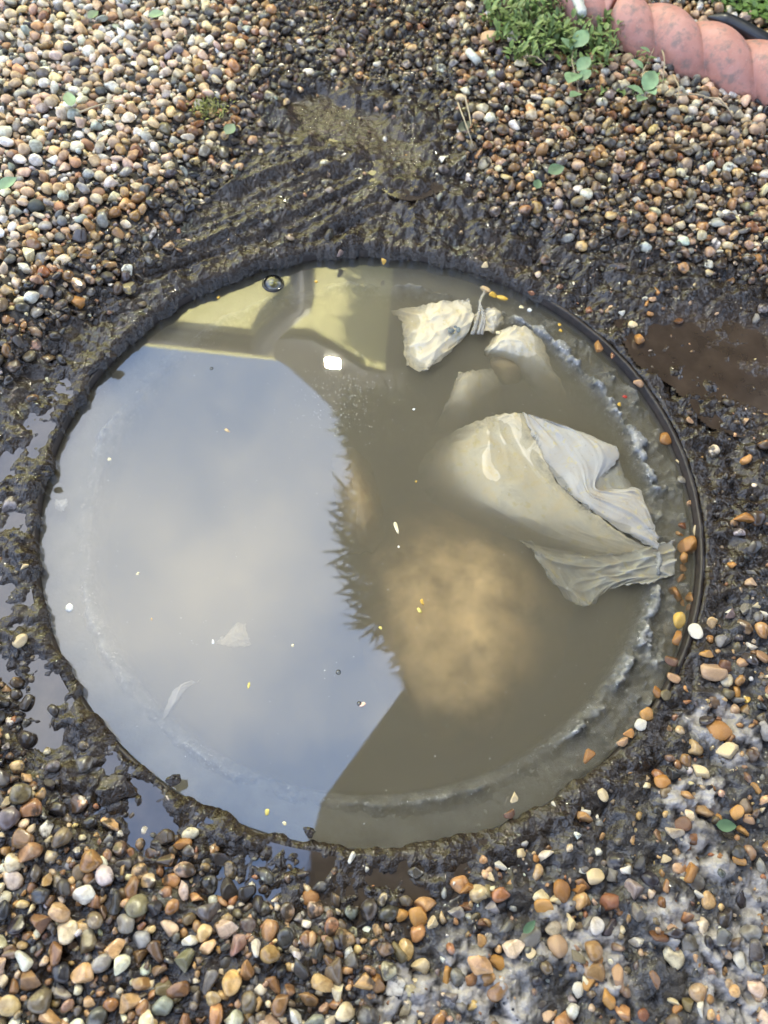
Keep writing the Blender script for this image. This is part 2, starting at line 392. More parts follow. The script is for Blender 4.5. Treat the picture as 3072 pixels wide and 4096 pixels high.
obj('ground', np.concatenate([GV, sk]), np.concatenate([GQ, np.stack([ed[:, 1], ed[:, 0], hole[ed[:, 0]], hole[ed[:, 1]]], 1)]), M_GROUND, col=np.concatenate([GC, GC[hb_] * np.array([0.5, 0.45, 0.4, 1])]), kind='structure')
def gh(px, py):
    a, b = np.atleast_1d(np.asarray(px, float)), np.atleast_1d(np.asarray(py, float)); return height(a, b, fields(a, b))
def on_ground(ox, oy, lift=0.0):
    p = at(ox, oy, 0.012)
    for _ in range(2): p = at(ox, oy, float(gh(p[0], p[1])[0]))
    return p + np.array([0, 0, lift])

# puddles: level water sheets that the mud lumps stand out of
def sheet(name, P, z, mat, n=140):
    x0, y0 = P.min(0) - 0.04; x1, y1 = P.max(0) + 0.04
    gx, gy = np.linspace(x0, x1, n), np.linspace(y0, y1, n); A, B = np.meshgrid(gx, gy, indexing='ij')
    d = sdist(A.ravel(), B.ravel(), P); Fq = gridfaces(n, n); Fq = Fq[(d[Fq] > -0.035).all(1)]
    u = np.unique(Fq); m = -np.ones(n * n, int); m[u] = np.arange(len(u))
    obj(name, np.stack([A.ravel(), B.ravel(), np.full(n * n, z)], 1)[u], m[Fq], mat, kind='structure')
sheet('puddle', P_PUDT, PT_Z, M_PUDDLE)
sheet('puddle', P_PUDR, PR_Z, M_PUDDLE2)
tha = np.radians(np.linspace(148, 292, 120)); ra = np.linspace(0.303, 0.356, 8)
A, B = np.meshgrid(tha, ra, indexing='ij')
obj('puddle', np.stack([B * np.cos(A), B * np.sin(A), np.full(A.shape, PL_Z)], -1).reshape(-1, 3), gridfaces(120, 8), M_PUDDLE, kind='structure')

# ------------------------------------------------------------------ manhole
mh = thing('manhole_frame', (0, 0, 0), 'round iron manhole ring set flush in the mud, full of murky water', 'manhole')
V, Q = lathe([(0.2982, -0.03), (0.2982, 0.0005), (0.2988, 0.0014), (0.3018, 0.0014), (0.3024, 0.0005), (0.3024, -0.03)], 240)
V[:, 2] += 0.0012 * fbm(np.arctan2(V[:, 1], V[:, 0]) * 3, V[:, 2] * 0, 3, 3) * (V[:, 2] > 0)
obj('rim', V, Q, M_RIM, mh)
V, Q = lathe([(0.300, -0.021), (0.262, -0.022), (0.258, -0.026), (0.258, -0.40), (0.300, -0.40)], 200)
obj('ledge', V, Q, M_CONC, mh)
V, Q = lathe([(0.259, -0.34), (0.0005, -0.345)], 100)
obj('shaft_floor', V, Q, M_CONC, mh)
# grease crust on the ledge
nt, nr = 900, 26
tt = np.linspace(0, 2 * np.pi, nt, endpoint=False); rr = np.linspace(0.252, 0.2962, nr)
B, A = np.meshgrid(rr, tt, indexing='ij'); deg = np.degrees(A)
cx_, cy_ = B * np.cos(A), B * np.sin(A)
right = np.maximum(sstep(300, 330, deg), sstep(75, 50, deg)); near = sstep(270, 285, deg) * sstep(345, 330, deg)
n1 = fbm(cx_, cy_, 42, 4, 61, 0.6); n2 = fbm(cx_, cy_, 110, 3, 66, 0.6)
edge = np.exp(-((B - 0.266 - 0.003 * n1) / 0.0055) ** 2)
brk = sstep(-0.25, 0.25, fbm(cx_, cy_, 13, 3, 160)) * (1 - right) + right * sstep(-0.45, 0.05, fbm(cx_, cy_, 16, 3, 165)); edge = edge * (0.25 + 0.75 * brk)
zc = -0.0245 + 0.0015 * right + edge * (0.0095 + 0.0035 * right + 0.005 * n1) + 0.008 * right * (0.55 + 1.3 * n1) + 0.006 * np.abs(n2) * (0.4 + right) + near * 0.002
zc -= 0.03 * sstep(0.259, 0.252, B)
obj('grease_crust', np.stack([cx_, cy_, np.minimum(zc, WATER_Z + 0.0035)], -1).reshape(-1, 3), gridfaces(nr, nt, True), M_CRUST, kind='stuff')
# the water body
n = 200; th = np.linspace(0, 2 * np.pi, n, endpoint=False); c, s = np.cos(th) * 0.2972, np.sin(th) * 0.2972
V = [(0, 0, WATER_Z), (0, 0, -0.335)] + [(c[i], s[i], WATER_Z) for i in range(n)] + [(c[i], s[i], -0.335) for i in range(n)]
T = []
for i in range(n):
    j = (i + 1) % n
    T += [(0, 2 + i, 2 + j), (1, 2 + n + j, 2 + n + i), (2 + i, 2 + n + i, 2 + j), (2 + j, 2 + n + i, 2 + n + j)]
obj('water', V, T, M_WATER, smooth=False, kind='structure')

# ------------------------------------------------------------------ stones
def ico(sub):
    t = (1 + 5 ** .5) / 2
    V = [(-1, t, 0), (1, t, 0), (-1, -t, 0), (1, -t, 0), (0, -1, t), (0, 1, t), (0, -1, -t), (0, 1, -t), (t, 0, -1), (t, 0, 1), (-t, 0, -1), (-t, 0, 1)]
    Fc = [(0, 11, 5), (0, 5, 1), (0, 1, 7), (0, 7, 10), (0, 10, 11), (1, 5, 9), (5, 11, 4), (11, 10, 2), (10, 7, 6), (7, 1, 8), (3, 9, 4), (3, 4, 2), (3, 2, 6), (3, 6, 8), (3, 8, 9), (4, 9, 5), (2, 4, 11), (6, 2, 10), (8, 6, 7), (9, 8, 1)]
    V = [np.array(v) / np.linalg.norm(v) for v in V]
    for _ in range(sub):
        mid, N = {}, []
        def m(a, b):
            k = (min(a, b), max(a, b))
            if k not in mid: v = V[a] + V[b]; V.append(v / np.linalg.norm(v)); mid[k] = len(V) - 1
            return mid[k]
        for a, b, c in Fc:
            ab, bc, ca = m(a, b), m(b, c), m(c, a); N += [(a, ab, ca), (b, bc, ab), (c, ca, bc), (ab, bc, ca)]
        Fc = N
    return np.array(V), np.array(Fc)
ICO = {k: ico(k) for k in (0, 1, 2, 3)}
def stone_proto(sub, seed):
    g = np.random.default_rng(seed); V, Fc = ICO[sub]; V = V.copy()
    ang = g.random() < 0.82
    for _ in range(int(g.integers(5, 11)) if ang else int(g.integers(2, 5))):
        n = g.normal(size=3); n /= np.linalg.norm(n); d = g.uniform(0.34, 0.72) if ang else g.uniform(0.60, 0.90)
        o = V @ n - d; V -= np.where(o > 0, o, 0)[:, None] * n * 0.92
    a = g.normal(size=(3, 3)); ph = g.uniform(0, 6, 3)
    for i in range(3): V *= (1 + 0.055 * np.sin(V @ a[i] * 2.2 + ph[i]))[:, None]
    V *= np.array([1.0, g.uniform(0.66, 0.95), g.uniform(0.50, 0.78)])
    return V / np.abs(V).max(), Fc
NP = 28
PROTO = {k: [stone_proto(k, 100 + i) for i in range(NP)] for k in (0, 1, 2)}
DRYPAL = [((214, 200, 172), 5), ((196, 172, 138), 6), ((178, 148, 112), 5), ((200, 172, 148), 3), ((150, 146, 140), 4), ((106, 106, 108), 3), ((66, 67, 72), 2), ((226, 222, 208), 4), ((180, 134, 86), 3), ((150, 112, 80), 2), ((160, 168, 160), 1), ((220, 186, 128), 2)]
WETPAL = [((180, 136, 84), 4), ((146, 110, 72), 4), ((206, 170, 116), 4), ((122, 100, 78), 4), ((78, 73, 70), 4), ((108, 102, 96), 4), ((224, 206, 170), 4), ((228, 222, 208), 2.4), ((190, 156, 124), 3), ((160, 108, 64), 1.6), ((54, 53, 56), 2.5), ((128, 114, 88), 2), ((150, 146, 140), 2)]
def pick(pal, n):
    w = np.array([q[1] for q in pal], float); c = lin(np.array([q[0] for q in pal]))
    i = R.choice(len(pal), n, p=w / w.sum()); k = c[i] * 0.88 + 0.12 * c[i].mean(1, keepdims=True); k = k * R.uniform(0.78, 1.16, (n, 1)); return np.clip(k * (1 + R.normal(0, 0.05, (n, 3))), 0.01, 0.85)
def throw(n, rmin, rmax, density, pack, seed, power=2.2, beyond=False):
    g = np.random.default_rng(seed)
    px = g.uniform(-1.05, 0.95, n) if beyond else g.uniform(-0.80, 0.72, n); py = g.uniform(-0.72, 1.25, n) if beyond else g.uniform(-0.56, 1.06, n)
    sx, sy = survey(np.stack([px, py, np.full(n, 0.015)], 1))
    ok = (((sx > -130) & (sx < 1790) & (sy > -130) & (sy < 2350)) != beyond) & (np.hypot(px, py) > 0.312)
    px, py = px[ok], py[ok]
    f = fields(px, py); dn = density(px, py, f)
    ok = g.random(len(px)) < dn; px, py = px[ok], py[ok]
    rad = rmin + (rmax - rmin) * g.random(len(px)) ** power
    o = np.argsort(-rad); px, py, rad = px[o], py[o], rad[o]
    cell = 2 * rmax; grid = {}; out = []
    for i in range(len(px)):
        a, b, ri = px[i], py[i], rad[i]; ci, cj = int(a // cell), int(b // cell); good = True
        for u in (ci - 1, ci, ci + 1):
            for v in (cj - 1, cj, cj + 1):
                for (q, w, rj) in grid.get((u, v), ()):
                    dd = pack * (ri + rj)
                    if (a - q) ** 2 + (b - w) ** 2 < dd * dd: good = False; break
                if not good: break
            if not good: break
        if good: grid.setdefault((ci, cj), []).append((a, b, ri)); out.append(i)
    return px[out], py[out], rad[out]
def rotmats(n, tilt):
    a = R.uniform(0, 2 * np.pi, n); t = R.normal(0, tilt, n); p = R.uniform(0, 2 * np.pi, n)
    ca, sa = np.cos(a), np.sin(a); z = np.zeros(n); o = np.ones(n)
    Rz = np.stack([ca, -sa, z, sa, ca, z, z, z, o], 1).reshape(-1, 3, 3)
    kx, ky = np.cos(p), np.sin(p); c, s = np.cos(t), np.sin(t)
    Rt = np.stack([c + kx * kx * (1 - c), kx * ky * (1 - c), ky * s, kx * ky * (1 - c), c + ky * ky * (1 - c), -kx * s, -ky * s, kx * s, c], 1).reshape(-1, 3, 3)
    return Rt @ Rz
def stones_mesh(name, px, py, pz, rad, col, wet, mudd, level, tilt=0.45, **props):
    Vs, Ts, Cs, Ms, off = [], [], [], [], 0
    pr = R.integers(0, NP, len(px)); M = rotmats(len(px), tilt)
    for lv in np.unique(level):
        for k in range(NP):
            s = np.where((pr == k) & (level == lv))[0]
            if not len(s): continue
            v, t = PROTO[lv][k]
            W_ = np.einsum('nij,vj->nvi', M[s], v) * rad[s][:, None, None] + np.stack([px[s], py[s], pz[s]], 1)[:, None]
            Vs.append(W_.reshape(-1, 3)); Ts.append((t[None] + (np.arange(len(s)) * len(v))[:, None, None]).reshape(-1, 3) + off); off += W_.shape[0] * W_.shape[1]
            Cs.append(np.repeat(np.concatenate([col[s], wet[s][:, None]], 1), len(v), 0)); Ms.append(np.repeat(mudd[s], len(v)))
    return obj(name, np.concatenate(Vs), np.concatenate(Ts), M_GRAVEL, col=np.concatenate(Cs), extra=np.concatenate(Ms), **props)

def dens_gravel(x, y, f):
    d = 0.012 + 0.03 * sstep(0.1, 0.4, fbm(x, y, 14, 2, 77))
    d = np.maximum(d, sstep(-0.030, 0.004, f['dry'])); d = np.maximum(d, 0.95 * sstep(-0.02, 0.02, f['ur']))
    d = np.maximum(d, 0.85 * sstep(-0.03, 0.02, f['top'])); d = np.maximum(d, sstep(-0.025, 0.02, f['bl']))
    d = np.maximum(d, 0.17 * sstep(-0.01, 0.03, f['lr']) * (0.5 + 1.2 * sstep(-0.3, 0.4, fbm(x, y, 16, 2, 79)))); d = np.maximum(d, 0.035 * sstep(0, 0.02, f['r']))
    d *= 1 - sstep(-0.005, 0.01, np.maximum(f['bed'], f['pudr'])); d *= 1 - 0.95 * sstep(0.012, 0.03, f['weed'])
    return d
def paint(px, py, f):
    n = len(px)
    dry = sstep(0.025, 0.11, f['dry'] + 0.03 * fbm(px, py, 14, 2, 70)); pale = sstep(-0.02, 0.05, f['pale'])
    k = R.random(n) < np.maximum(dry, 0.85 * pale)
    dp = pick(DRYPAL, n); dp = np.clip((dp * 0.86 + 0.14 * dp.mean(1, keepdims=True)) * 1.25, 0.02, 0.82)
    col = np.where(k[:, None], dp, pick(WETPAL, n))
    wet = np.where(k, R.uniform(0.0, 0.25, n), R.uniform(0.55, 1.0, n))
    gin = np.maximum.reduce([f['dry'] - 0.015, f['bl'] - 0.012, f['ur'] - 0.02, f['lr'] - 0.02])
    top = sstep(-0.03, 0.02, f['top'])
    md = np.clip(0.92 * sstep(0.035, -0.035, gin) + 0.12 + 0.55 * top * (1 - pale), 0, 0.95) * R.uniform(0.5, 1.1, n)
    md = np.where(k, 0.05 * R.random(n), md); md = np.where(f['lr'] > 0, 0.10 * R.random(n), md)
    md = np.where((f['ur'] > 0.03) & ~k, R.uniform(0.05, 0.5, n), md)
    return col, wet, md
for (nm, cnt, r0, r1, pack, seed, dz) in (('gravel', 160000, 0.0024, 0.0086, 0.67, 1, 0.30), ('gravel', 60000, 0.0028, 0.0055, 0.80, 2, -0.6)):
    px, py, rad = throw(cnt, r0, r1, dens_gravel if dz > 0 else (lambda x, y, f: np.where(dens_gravel(x, y, f) > 0.5, 1.0, 0.0)), pack, seed)
    f = fields(px, py); hh = height(px, py, f); col, wet, md = paint(px, py, f)
    loose = np.maximum.reduce([f['dry'], f['bl'], f['ur']])
    pz = hh + rad * (dz * 0.45 + 0.30 * sstep(-0.02, 0.04, loose)) + R.normal(0, 0.0012, len(px))
    sx, sy = survey(np.stack([px, py, pz], 1)); infr = (sx > -30) & (sx < 1690) & (sy > -30) & (sy < 2240)
    dist = np.linalg.norm(np.stack([px, py, pz], 1) - CAM, axis=1)
    lev = np.where(infr & (dz > 0) & (rad / dist > 0.0095), 2, np.where(infr & (dz > 0), 1, np.where(rad > 0.0045, 1, 0)))
    print('GRAVEL', len(px), (lev == 2).sum())
    stones_mesh(nm, px, py, pz, rad, col, wet, md, lev, kind='stuff')
# the same gravel goes on beyond what the photograph shows
px, py, rad = throw(60000, 0.0040, 0.0098, lambda x, y, f: np.where(f['bed'] > 0, 0.0, 1.0), 0.80, 3, 1.6, True)
f = fields(px, py); col, wet, md = paint(px, py, f); inn_ = (px > -0.72) & (px < 0.64) & (py > -0.52) & (py < 1.0)
pz = np.where(inn_, height(px, py, f), 0.014) + rad * 0.25; md = md * 0.4
stones_mesh('gravel', px, py, pz, rad, col, wet, md, np.zeros(len(px), int), kind='stuff'); print('BEYOND', len(px))
# grit in the mud
def dens_grit(x, y, f):
    return np.clip(0.10 + 0.75 * sstep(-0.02, 0.03, f['lr']) + 0.5 * sstep(0, 0.02, f['r']) + 0.5 * sstep(-0.03, 0.02, f['ur']) + 0.35 * sstep(-0.03, 0.02, f['top']), 0, 1) * (1 - 0.8 * sstep(0, 0.01, f['pudr'])) * (1 - 0.9 * sstep(0, 0.02, f['dry'])) * (1 - 0.6 * sstep(-0.01, 0.01, f['drag']))
px, py, rad = throw(24000, 0.0011, 0.0036, dens_grit, 1.0, 7, 2.5)
f = fields(px, py); col, wet, md = paint(px, py, f); md = md * 0.7
stones_mesh('grit', px, py, height(px, py, f) + rad * 0.15, rad, col, wet, md, np.full(len(px), 1 if len(px) < 5000 else 0), kind='stuff')
print('GRIT', len(px))

# ------------------------------------------------------------------ single pebbles lying on the mud and in the ring
PEB = {'orange': (184, 132, 70), 'amber': (166, 116, 58), 'ochre': (200, 150, 82), 'cream': (224, 204, 164), 'white': (230, 226, 214), 'brown': (112, 76, 48), 'rust': (142, 90, 58),
       'tan': (186, 148, 112), 'grey': (128, 124, 118), 'olive': (122, 110, 78), 'pinkish': (196, 164, 132), 'yellow': (214, 176, 84), 'charcoal': (58, 56, 58), 'mauve': (130, 112, 110), 'mustard': (190, 146, 50)}
LRW = [(563, 133, 22, 'cream'), (543, 197, 25, 'brown'), (730, 155, 14, 'white'), (862, 197, 27, 'white'), (923, 218, 14, 'white'), (945, 118, 25, 'cream'), (1203, 62, 32, 'orange'), (1360, 22, 38, 'cream'), (1285, 245, 35, 'brown'),
  (1515, 188, 28, 'ochre'), (1570, 222, 26, 'tan'), (1548, 272, 24, 'ochre'), (1440, 210, 16, 'ochre'), (1600, 85, 26, 'ochre'), (495, 420, 32, 'white'), (460, 470, 24, 'cream'), (360, 522, 38, 'amber'), (448, 532, 25, 'olive'), (765, 525, 45, 'amber'), (842, 527, 32, 'amber'),
  (693, 597, 40, 'ochre'), (902, 460, 36, 'cream'), (968, 590, 45, 'rust'), (1323, 455, 42, 'orange'), (1215, 390, 22, 'cream'), (1527, 400, 30, 'ochre'), (1360, 548, 26, 'white'), (1055, 440, 26, 'white'), (803, 660, 35, 'cream'), (630, 730, 45, 'grey'),
  (748, 762, 45, 'pinkish'), (832, 820, 36, 'olive'), (912, 822, 28, 'orange'), (155, 637, 42, 'ochre'), (70, 640, 32, 'ochre'), (62, 797, 40, 'olive'), (213, 672, 28, 'cream'), (482, 842, 42, 'ochre'), (272, 887, 42, 'ochre'), (155, 862, 46, 'cream'),
  (1010, 917, 54, 'tan'), (885, 925, 32, 'ochre'), (835, 960, 30, 'white'), (960, 997, 40, 'ochre'), (1180, 727, 40, 'brown'), (1245, 707, 24, 'tan'), (1540, 837, 36, 'white'), (1605, 957, 44, 'pinkish'), (1630, 872, 30, 'ochre'), (350, 602, 28, 'brown'),
  (395, 640, 28, 'olive'), (428, 667, 22, 'brown'), (1365, 1042, 30, 'white'), (1265, 1042, 22, 'orange'), (1120, 1067, 26, 'rust'), (706, 1080, 34, 'pinkish'), (632, 803, 22, 'cream'), (588, 362, 22, 'cream'), (660, 392, 18, 'orange'), (1100, 410, 32, 'charcoal'), (980, 470, 38, 'grey'), (880, 668, 26, 'grey'), (495, 605, 50, 'charcoal'), (1310, 1010, 34, 'olive')]
MRW = [(1548, 30, 42, 'amber'), (1415, 692, 52, 'pinkish'), (1447, 952, 50, 'orange'), (1482, 1042, 50, 'cream'), (1343, 522, 34, 'white'), (1277, 472, 30, 'yellow'), (1402, 547, 20, 'orange'), (1262, 545, 30, 'amber'), (1497, 447, 26, 'mauve'), (1562, 427, 36, 'grey'), (1632, 447, 32, 'white'),
  (1587, 308, 28, 'pinkish'), (1585, 264, 26, 'grey'), (1250, 717, 26, 'tan'), (1130, 872, 32, 'ochre'), (1172, 777, 26, 'amber'), (1216, 792, 26, 'olive'), (1475, 672, 30, 'brown'), (1542, 657, 26, 'tan'), (1522, 782, 28, 'ochre'), (1567, 809, 16, 'yellow'), (1030, 992, 24, 'tan'), (882, 1052, 36, 'amber'), (1055, 962, 26, 'orange'), (1303, 767, 15, 'orange'),
  (1240, 645, 26, 'brown'), (1110, 920, 26, 'white'), (1392, 612, 30, 'ochre'), (1625, 625, 30, 'tan'), (1500, 232, 16, 'orange')]
URW = [(1100, 357, 27, 'orange'), (1560, 880, 25, 'orange'), (1555, 714, 22, 'pinkish'), (1176, 156, 18, 'amber'), (1135, 208, 19, 'orange'), (890, 240, 24, 'rust'), (636, 160, 16, 'rust'), (1150, 252, 15, 'orange'), (1075, 302, 20, 'cream'), (1248, 577, 18, 'cream'), (1268, 287, 22, 'brown'), (1400, 72, 18, 'cream'), (1620, 22, 26, 'orange'), (1097, 556, 20, 'tan'), (437, 46, 17, 'cream'), (925, 395, 26, 'amber'), (985, 433, 18, 'rust'), (1025, 250, 16, 'white'), (1340, 580, 14, 'cream'), (1320, 712, 16, 'tan')]
INW = [(1221, 790, 32, 'amber', 'ura'), (1275, 892, 17, 'cream', 'ura'), (1360, 85, 32, 'cream', 'mra'), (1318, 150, 38, 'amber', 'mra'), (1300, 205, 24, 'orange', 'mra'), (1260, 355, 32, 'amber', 'mra'), (1318, 372, 26, 'orange', 'mra'), (1290, 395, 14, 'orange', 'mra'), (1285, 285, 26, 'amber', 'mra'), (1293, 60, 20, 'rust', 'mra'), (1277, 97, 17, 'orange', 'mra'), (1325, 1070, 18, 'tan', 'ura'), (1285, 972, 20, 'grey', 'ura'), (1315, 415, 16, 'amber', 'mra'), (1290, 242, 18, 'amber', 'mra')]
peb_mesh = []
for i in range(12):
    v, t = stone_proto(2, 900 + i); me = mesh_from('pebble', v, t); me.materials.append(M_PEBBLE); peb_mesh.append(me)
WORD = {'orange': 'orange', 'amber': 'amber brown', 'ochre': 'pale ochre', 'cream': 'cream', 'white': 'white', 'brown': 'dark brown', 'rust': 'rust red', 'tan': 'tan', 'grey': 'grey', 'olive': 'olive grey', 'pinkish': 'pinkish tan', 'yellow': 'yellow', 'charcoal': 'charcoal', 'mauve': 'mauve grey', 'mustard': 'mustard'}
pending = []
def add_pebble(ox, oy, rpx, key, place, z=None, wet=0.85):
    p = at(ox, oy, 0.008) if z is None else at(ox, oy, z)
    if z is None: p = on_ground(ox, oy)
    rad = rpx * 0.5 * OVS * np.dot(p - CAM, FWD) / F * 1.05
    pending.append((p, rad, key, place, z, wet))
def place_of(ox, oy):
    if oy < 700: return 'on mud above the brown puddle'
    if oy < 900 and ox > 1380: return 'at the brown puddle'
    if oy < 1000: return 'at the upper right rim'
    if oy < 1310: return 'right of the iron ring'
    if oy < 1700: return 'on mud at lower right rim' if ox < 1480 else 'by the clay patch at right'
    if oy < 1850: return 'just below the manhole rim' if ox < 1250 else 'on clay streaked mud at right'
    if oy < 2030: return 'in gravelly mud below the manhole' if ox < 1200 else 'in mud near lower right corner'
    return 'among clay lumps at the bottom'
for a, b, rp, k in LRW: add_pebble(829.5 + a / 2, 1659 + b / 2, rp, k, place_of(829.5 + a / 2, 1659 + b / 2))
for a, b, rp, k in MRW: add_pebble(829.5 + a / 2, 1106 + b / 2, rp, k, place_of(829.5 + a / 2, 1106 + b / 2))
for a, b, rp, k in URW: add_pebble(829.5 + a / 2, 553 + b / 2, rp, k, place_of(829.5 + a / 2, 553 + b / 2))
for a, b, rp, k, w in INW: add_pebble(829.5 + a / 2, (553 if w == 'ura' else 1106) + b / 2, rp, k, 'in water against the iron ring', WATER_Z - 0.002 if b < 230 or w == 'ura' else WATER_Z - 0.006)
for ox, oy, rp, k in ((1055, 87, 34, 'pinkish'), (1105, 80, 30, 'white')): add_pebble(ox, oy, rp, k, 'lying on the green weeds', 0.045, 0.3)
for ox, oy, rp, k, pl in ((735, 550, 18, 'mauve', 'on the far rim of the manhole'), (830, 566, 14, 'yellow', 'at the far edge of the water'), (395, 1823, 34, 'amber', 'in the muddy puddle below the manhole'), (760, 1851, 26, 'white', 'on the mud under the near rim'), (793, 1879, 12, 'white', 'on the mud under the near rim'), (52, 1225, 18, 'cream', 'on the mud left of the manhole rim'),
    (45, 1385, 30, 'cream', 'in the mud at the left edge'), (670, 1938, 36, 'amber', 'half sunk in the mud below the manhole'), (15, 1730, 30, 'cream', 'on the gravel at the left edge'), (85, 1490, 20, 'cream', 'in the mud at the left edge'), (168, 652, 34, 'orange', 'on the gravel at the upper left bank'), (565, 330, 16, 'cream', 'where the pale gravel meets the far mud bank'),
    (1660 / 1.0 - 30, 690, 20, 'grey', 'on mud above the brown puddle'), (955, 345, 20, 'white', 'on the brown gravel above the manhole'), (815, 140, 18, 'white', 'on the dark mud at the top')):
    add_pebble(ox, oy, rp, k, pl, None, 0.7)
def lab_of(q):
    rad, key = q[1], q[2]; return ('large ' if rad > 0.0098 else ('small ' if rad < 0.0055 else '')) + WORD[key] + ' pebble ' + q[3]
LAB = [lab_of(q) for q in pending]; CNT = {l: LAB.count(l) for l in LAB}; POS = np.array([q[0][:2] for q in pending])
for i, q in enumerate(pending):
    if CNT[lab_of(q)] > 1:
        dd = np.hypot(*(POS - POS[i]).T); o_ = [j for j in np.argsort(dd) if pending[j][2] != q[2]]
        dv = POS[i] - POS[o_[0]]
        LAB[i] += (' right of' if dv[0] > 0 else ' left of') * (abs(dv[0]) > abs(dv[1])) + (' above' if dv[1] > 0 else ' below') * (abs(dv[0]) <= abs(dv[1])) + ' a ' + WORD[pending[o_[0]][2]] + ' one'
for l in set(LAB):
    js = [j for j in range(len(LAB)) if LAB[j] == l]
    if len(js) > 1:
        js.sort(key=lambda j: POS[j][0])
        for n_, j in enumerate(js): LAB[j] = lab_of(pending[j]) + ((' farther left' if n_ == 0 else ' farther right') if len(js) == 2 else (' on the left', ' between two more', ' on the right', ' farthest right')[n_])
for i, (p, rad, key, place, z, wet) in enumerate(pending):
    o = bpy.data.objects.new('pebble', peb_mesh[i % 12]); COL.objects.link(o)
    dpth = rad * 0.22 if z is None else rad * 0.1
    o.location = (p[0], p[1], p[2] + dpth); o.scale = (rad * 1.12,) * 3
    o.rotation_euler = (random.gauss(0, 0.25), random.gauss(0, 0.25), random.uniform(0, 6.28))
    c = lin(PEB[key]) * random.uniform(0.85, 1.08); o.color = (c[0], c[1], c[2], wet)
    o['label'] = LAB[i]; o['category'] = 'pebble'; o['group'] = 'loose pebbles lying around the manhole'
# ------------------------------------------------------------------ wipes and rags in the water
def cr_interp(P, n):
    """Catmull-Rom along axis 0"""
    P = np.asarray(P, float); m = len(P); P2 = np.concatenate([2 * P[:1] - P[1:2], P, 2 * P[-1:] - P[-2:-1]])
    t = np.linspace(0, m - 1 - 1e-6, n); i = t.astype(int); u = (t - i).reshape((-1,) + (1,) * (P.ndim - 1))
    a, b, c, d = P2[i], P2[i + 1], P2[i + 2], P2[i + 3]
    return 0.5 * (2 * b + (c - a) * u + (2 * a - 5 * b + 4 * c - d) * u ** 2 + (3 * b - a - 3 * c + d) * u ** 3)
def cloth(name, rows, mat, parent=None, nu=70, nv=60, wr=0.0012, seed=1, thick=0.0006, fray=0.003, crease=0.45, **props):
    G = np.array([[at(a, b, WATER_Z + d / 1000.0) for a, b, d in row] for row in rows])
    G = cr_interp(G, nu); G = np.swapaxes(cr_interp(np.swapaxes(G, 0, 1), nv), 0, 1)
    x, y = G[..., 0], G[..., 1]
    w = fbm(x, y, 38, 4, 80 + seed, 0.55) + 0.8 * (np.abs(noise(x * 60 + y * 25, y * 22 - x * 15, seed)) - 0.25)
    uu, vv = np.meshgrid(np.linspace(0, 1, nu), np.linspace(0, 1, nv), indexing='ij')
    rid = 0
    for q_, (ka, kb, am) in enumerate(((1.4, 3.6, 1.6), (3.2, 1.5, 1.2), (3.0, 9.0, 0.4))):
        nn = noise(uu * ka + 0.6 * vv + 3, vv * kb + 0.8 * noise(uu * 3, vv * 3, seed) + 5, seed * 3 + q_ + 200); rid = rid + am * (np.clip(1 - np.abs(nn) * 3.2, 0, 1) ** 2)
    G[..., 2] += wr * (0.6 * w + crease * rid)
    ey = np.zeros((nu, nv)); ey[0] = ey[-1] = 1; ey[:, 0] = ey[:, -1] = 1
    G[..., 0] += ey * fray * fbm(x, y, 140, 3, 90 + seed); G[..., 1] += ey * fray * fbm(x, y, 140, 3, 95 + seed)
    edge_ = np.minimum(np.minimum(uu, 1 - uu), np.minimum(vv, 1 - vv)).ravel(); soft = sstep(0.0, 0.16, edge_)
    if parent is not None: G = G - np.array(parent.location)
    V = G.reshape(-1, 3); B2 = V.copy(); B2[:, 2] -= thick
    Q = gridfaces(nu, nv); n0 = len(V); ring = [(i, 0) for i in range(nu)] + [(nu - 1, j) for j in range(1, nv)] + [(i, nv - 1) for i in range(nu - 2, -1, -1)] + [(0, j) for j in range(nv - 2, 0, -1)]
    ri = [i * nv + j for i, j in ring]
    side = [(ri[k], ri[(k + 1) % len(ri)], ri[(k + 1) % len(ri)] + n0, ri[k] + n0) for k in range(len(ri))]
    return obj(name, np.concatenate([V, B2]), np.concatenate([Q, Q[:, ::-1] + n0, np.array(side)]), mat, parent, extra=np.concatenate([soft, soft]), **props)
GW = 'wet wipes clogging the manhole'
tA = thing('wet_wipe', at(960, 720, WATER_Z), 'crumpled cream wipe with twisted tuft and blue black spot near the far rim', 'wet wipe', GW)
cloth('panel', [[(845, 672, -14), (905, 662, -3), (960, 652, 2), (1012, 650, 0)], [(868, 700, -9), (920, 695, 1), (970, 688, 4), (1022, 680, 3)], [(872, 745, -6), (915, 745, 2), (965, 730, 3.5), (1016, 712, 1)], [(878, 792, -5), (915, 803, -3), (955, 775, -3), (1000, 735, -4)]], M_WIPE, tA, wr=0.0016, seed=1, crease=0.9)
cloth('crumpled_end', [[(1022, 685, 2), (1050, 668, 5), (1075, 670, 1), (1088, 690, -8)], [(1025, 700, 3), (1048, 690, 0), (1065, 688, 5), (1084, 705, -6)], [(1030, 722, -2), (1050, 718, 1), (1068, 722, -4), (1080, 727, -12)]], M_WIPE, tA, 40, 40, wr=0.003, seed=2)
parts = []
for k in range(5):
    pts = [(1048 - k * 2, 628 + k * 4, 3), (1036 + k, 655, 5), (1040 + k * 3 - 6, 685, 6), (1030 + k * 4 - 8, 722, 2)]
    parts.append(tube(cr_interp(np.array([at(a + random.uniform(-4, 4), b, WATER_Z + d / 1000) for a, b, d in pts]), 14) - np.array(tA.location), np.linspace(0.0008, 0.0018, 14), 6))
obj('twisted_tuft', *join(parts), M_WIPEW, tA)
spot = simple('blue_black_mould', (0.09, 0.12, 0.14), 0.5, 0.7, 300)
V, T = ICO[2]; parts = []
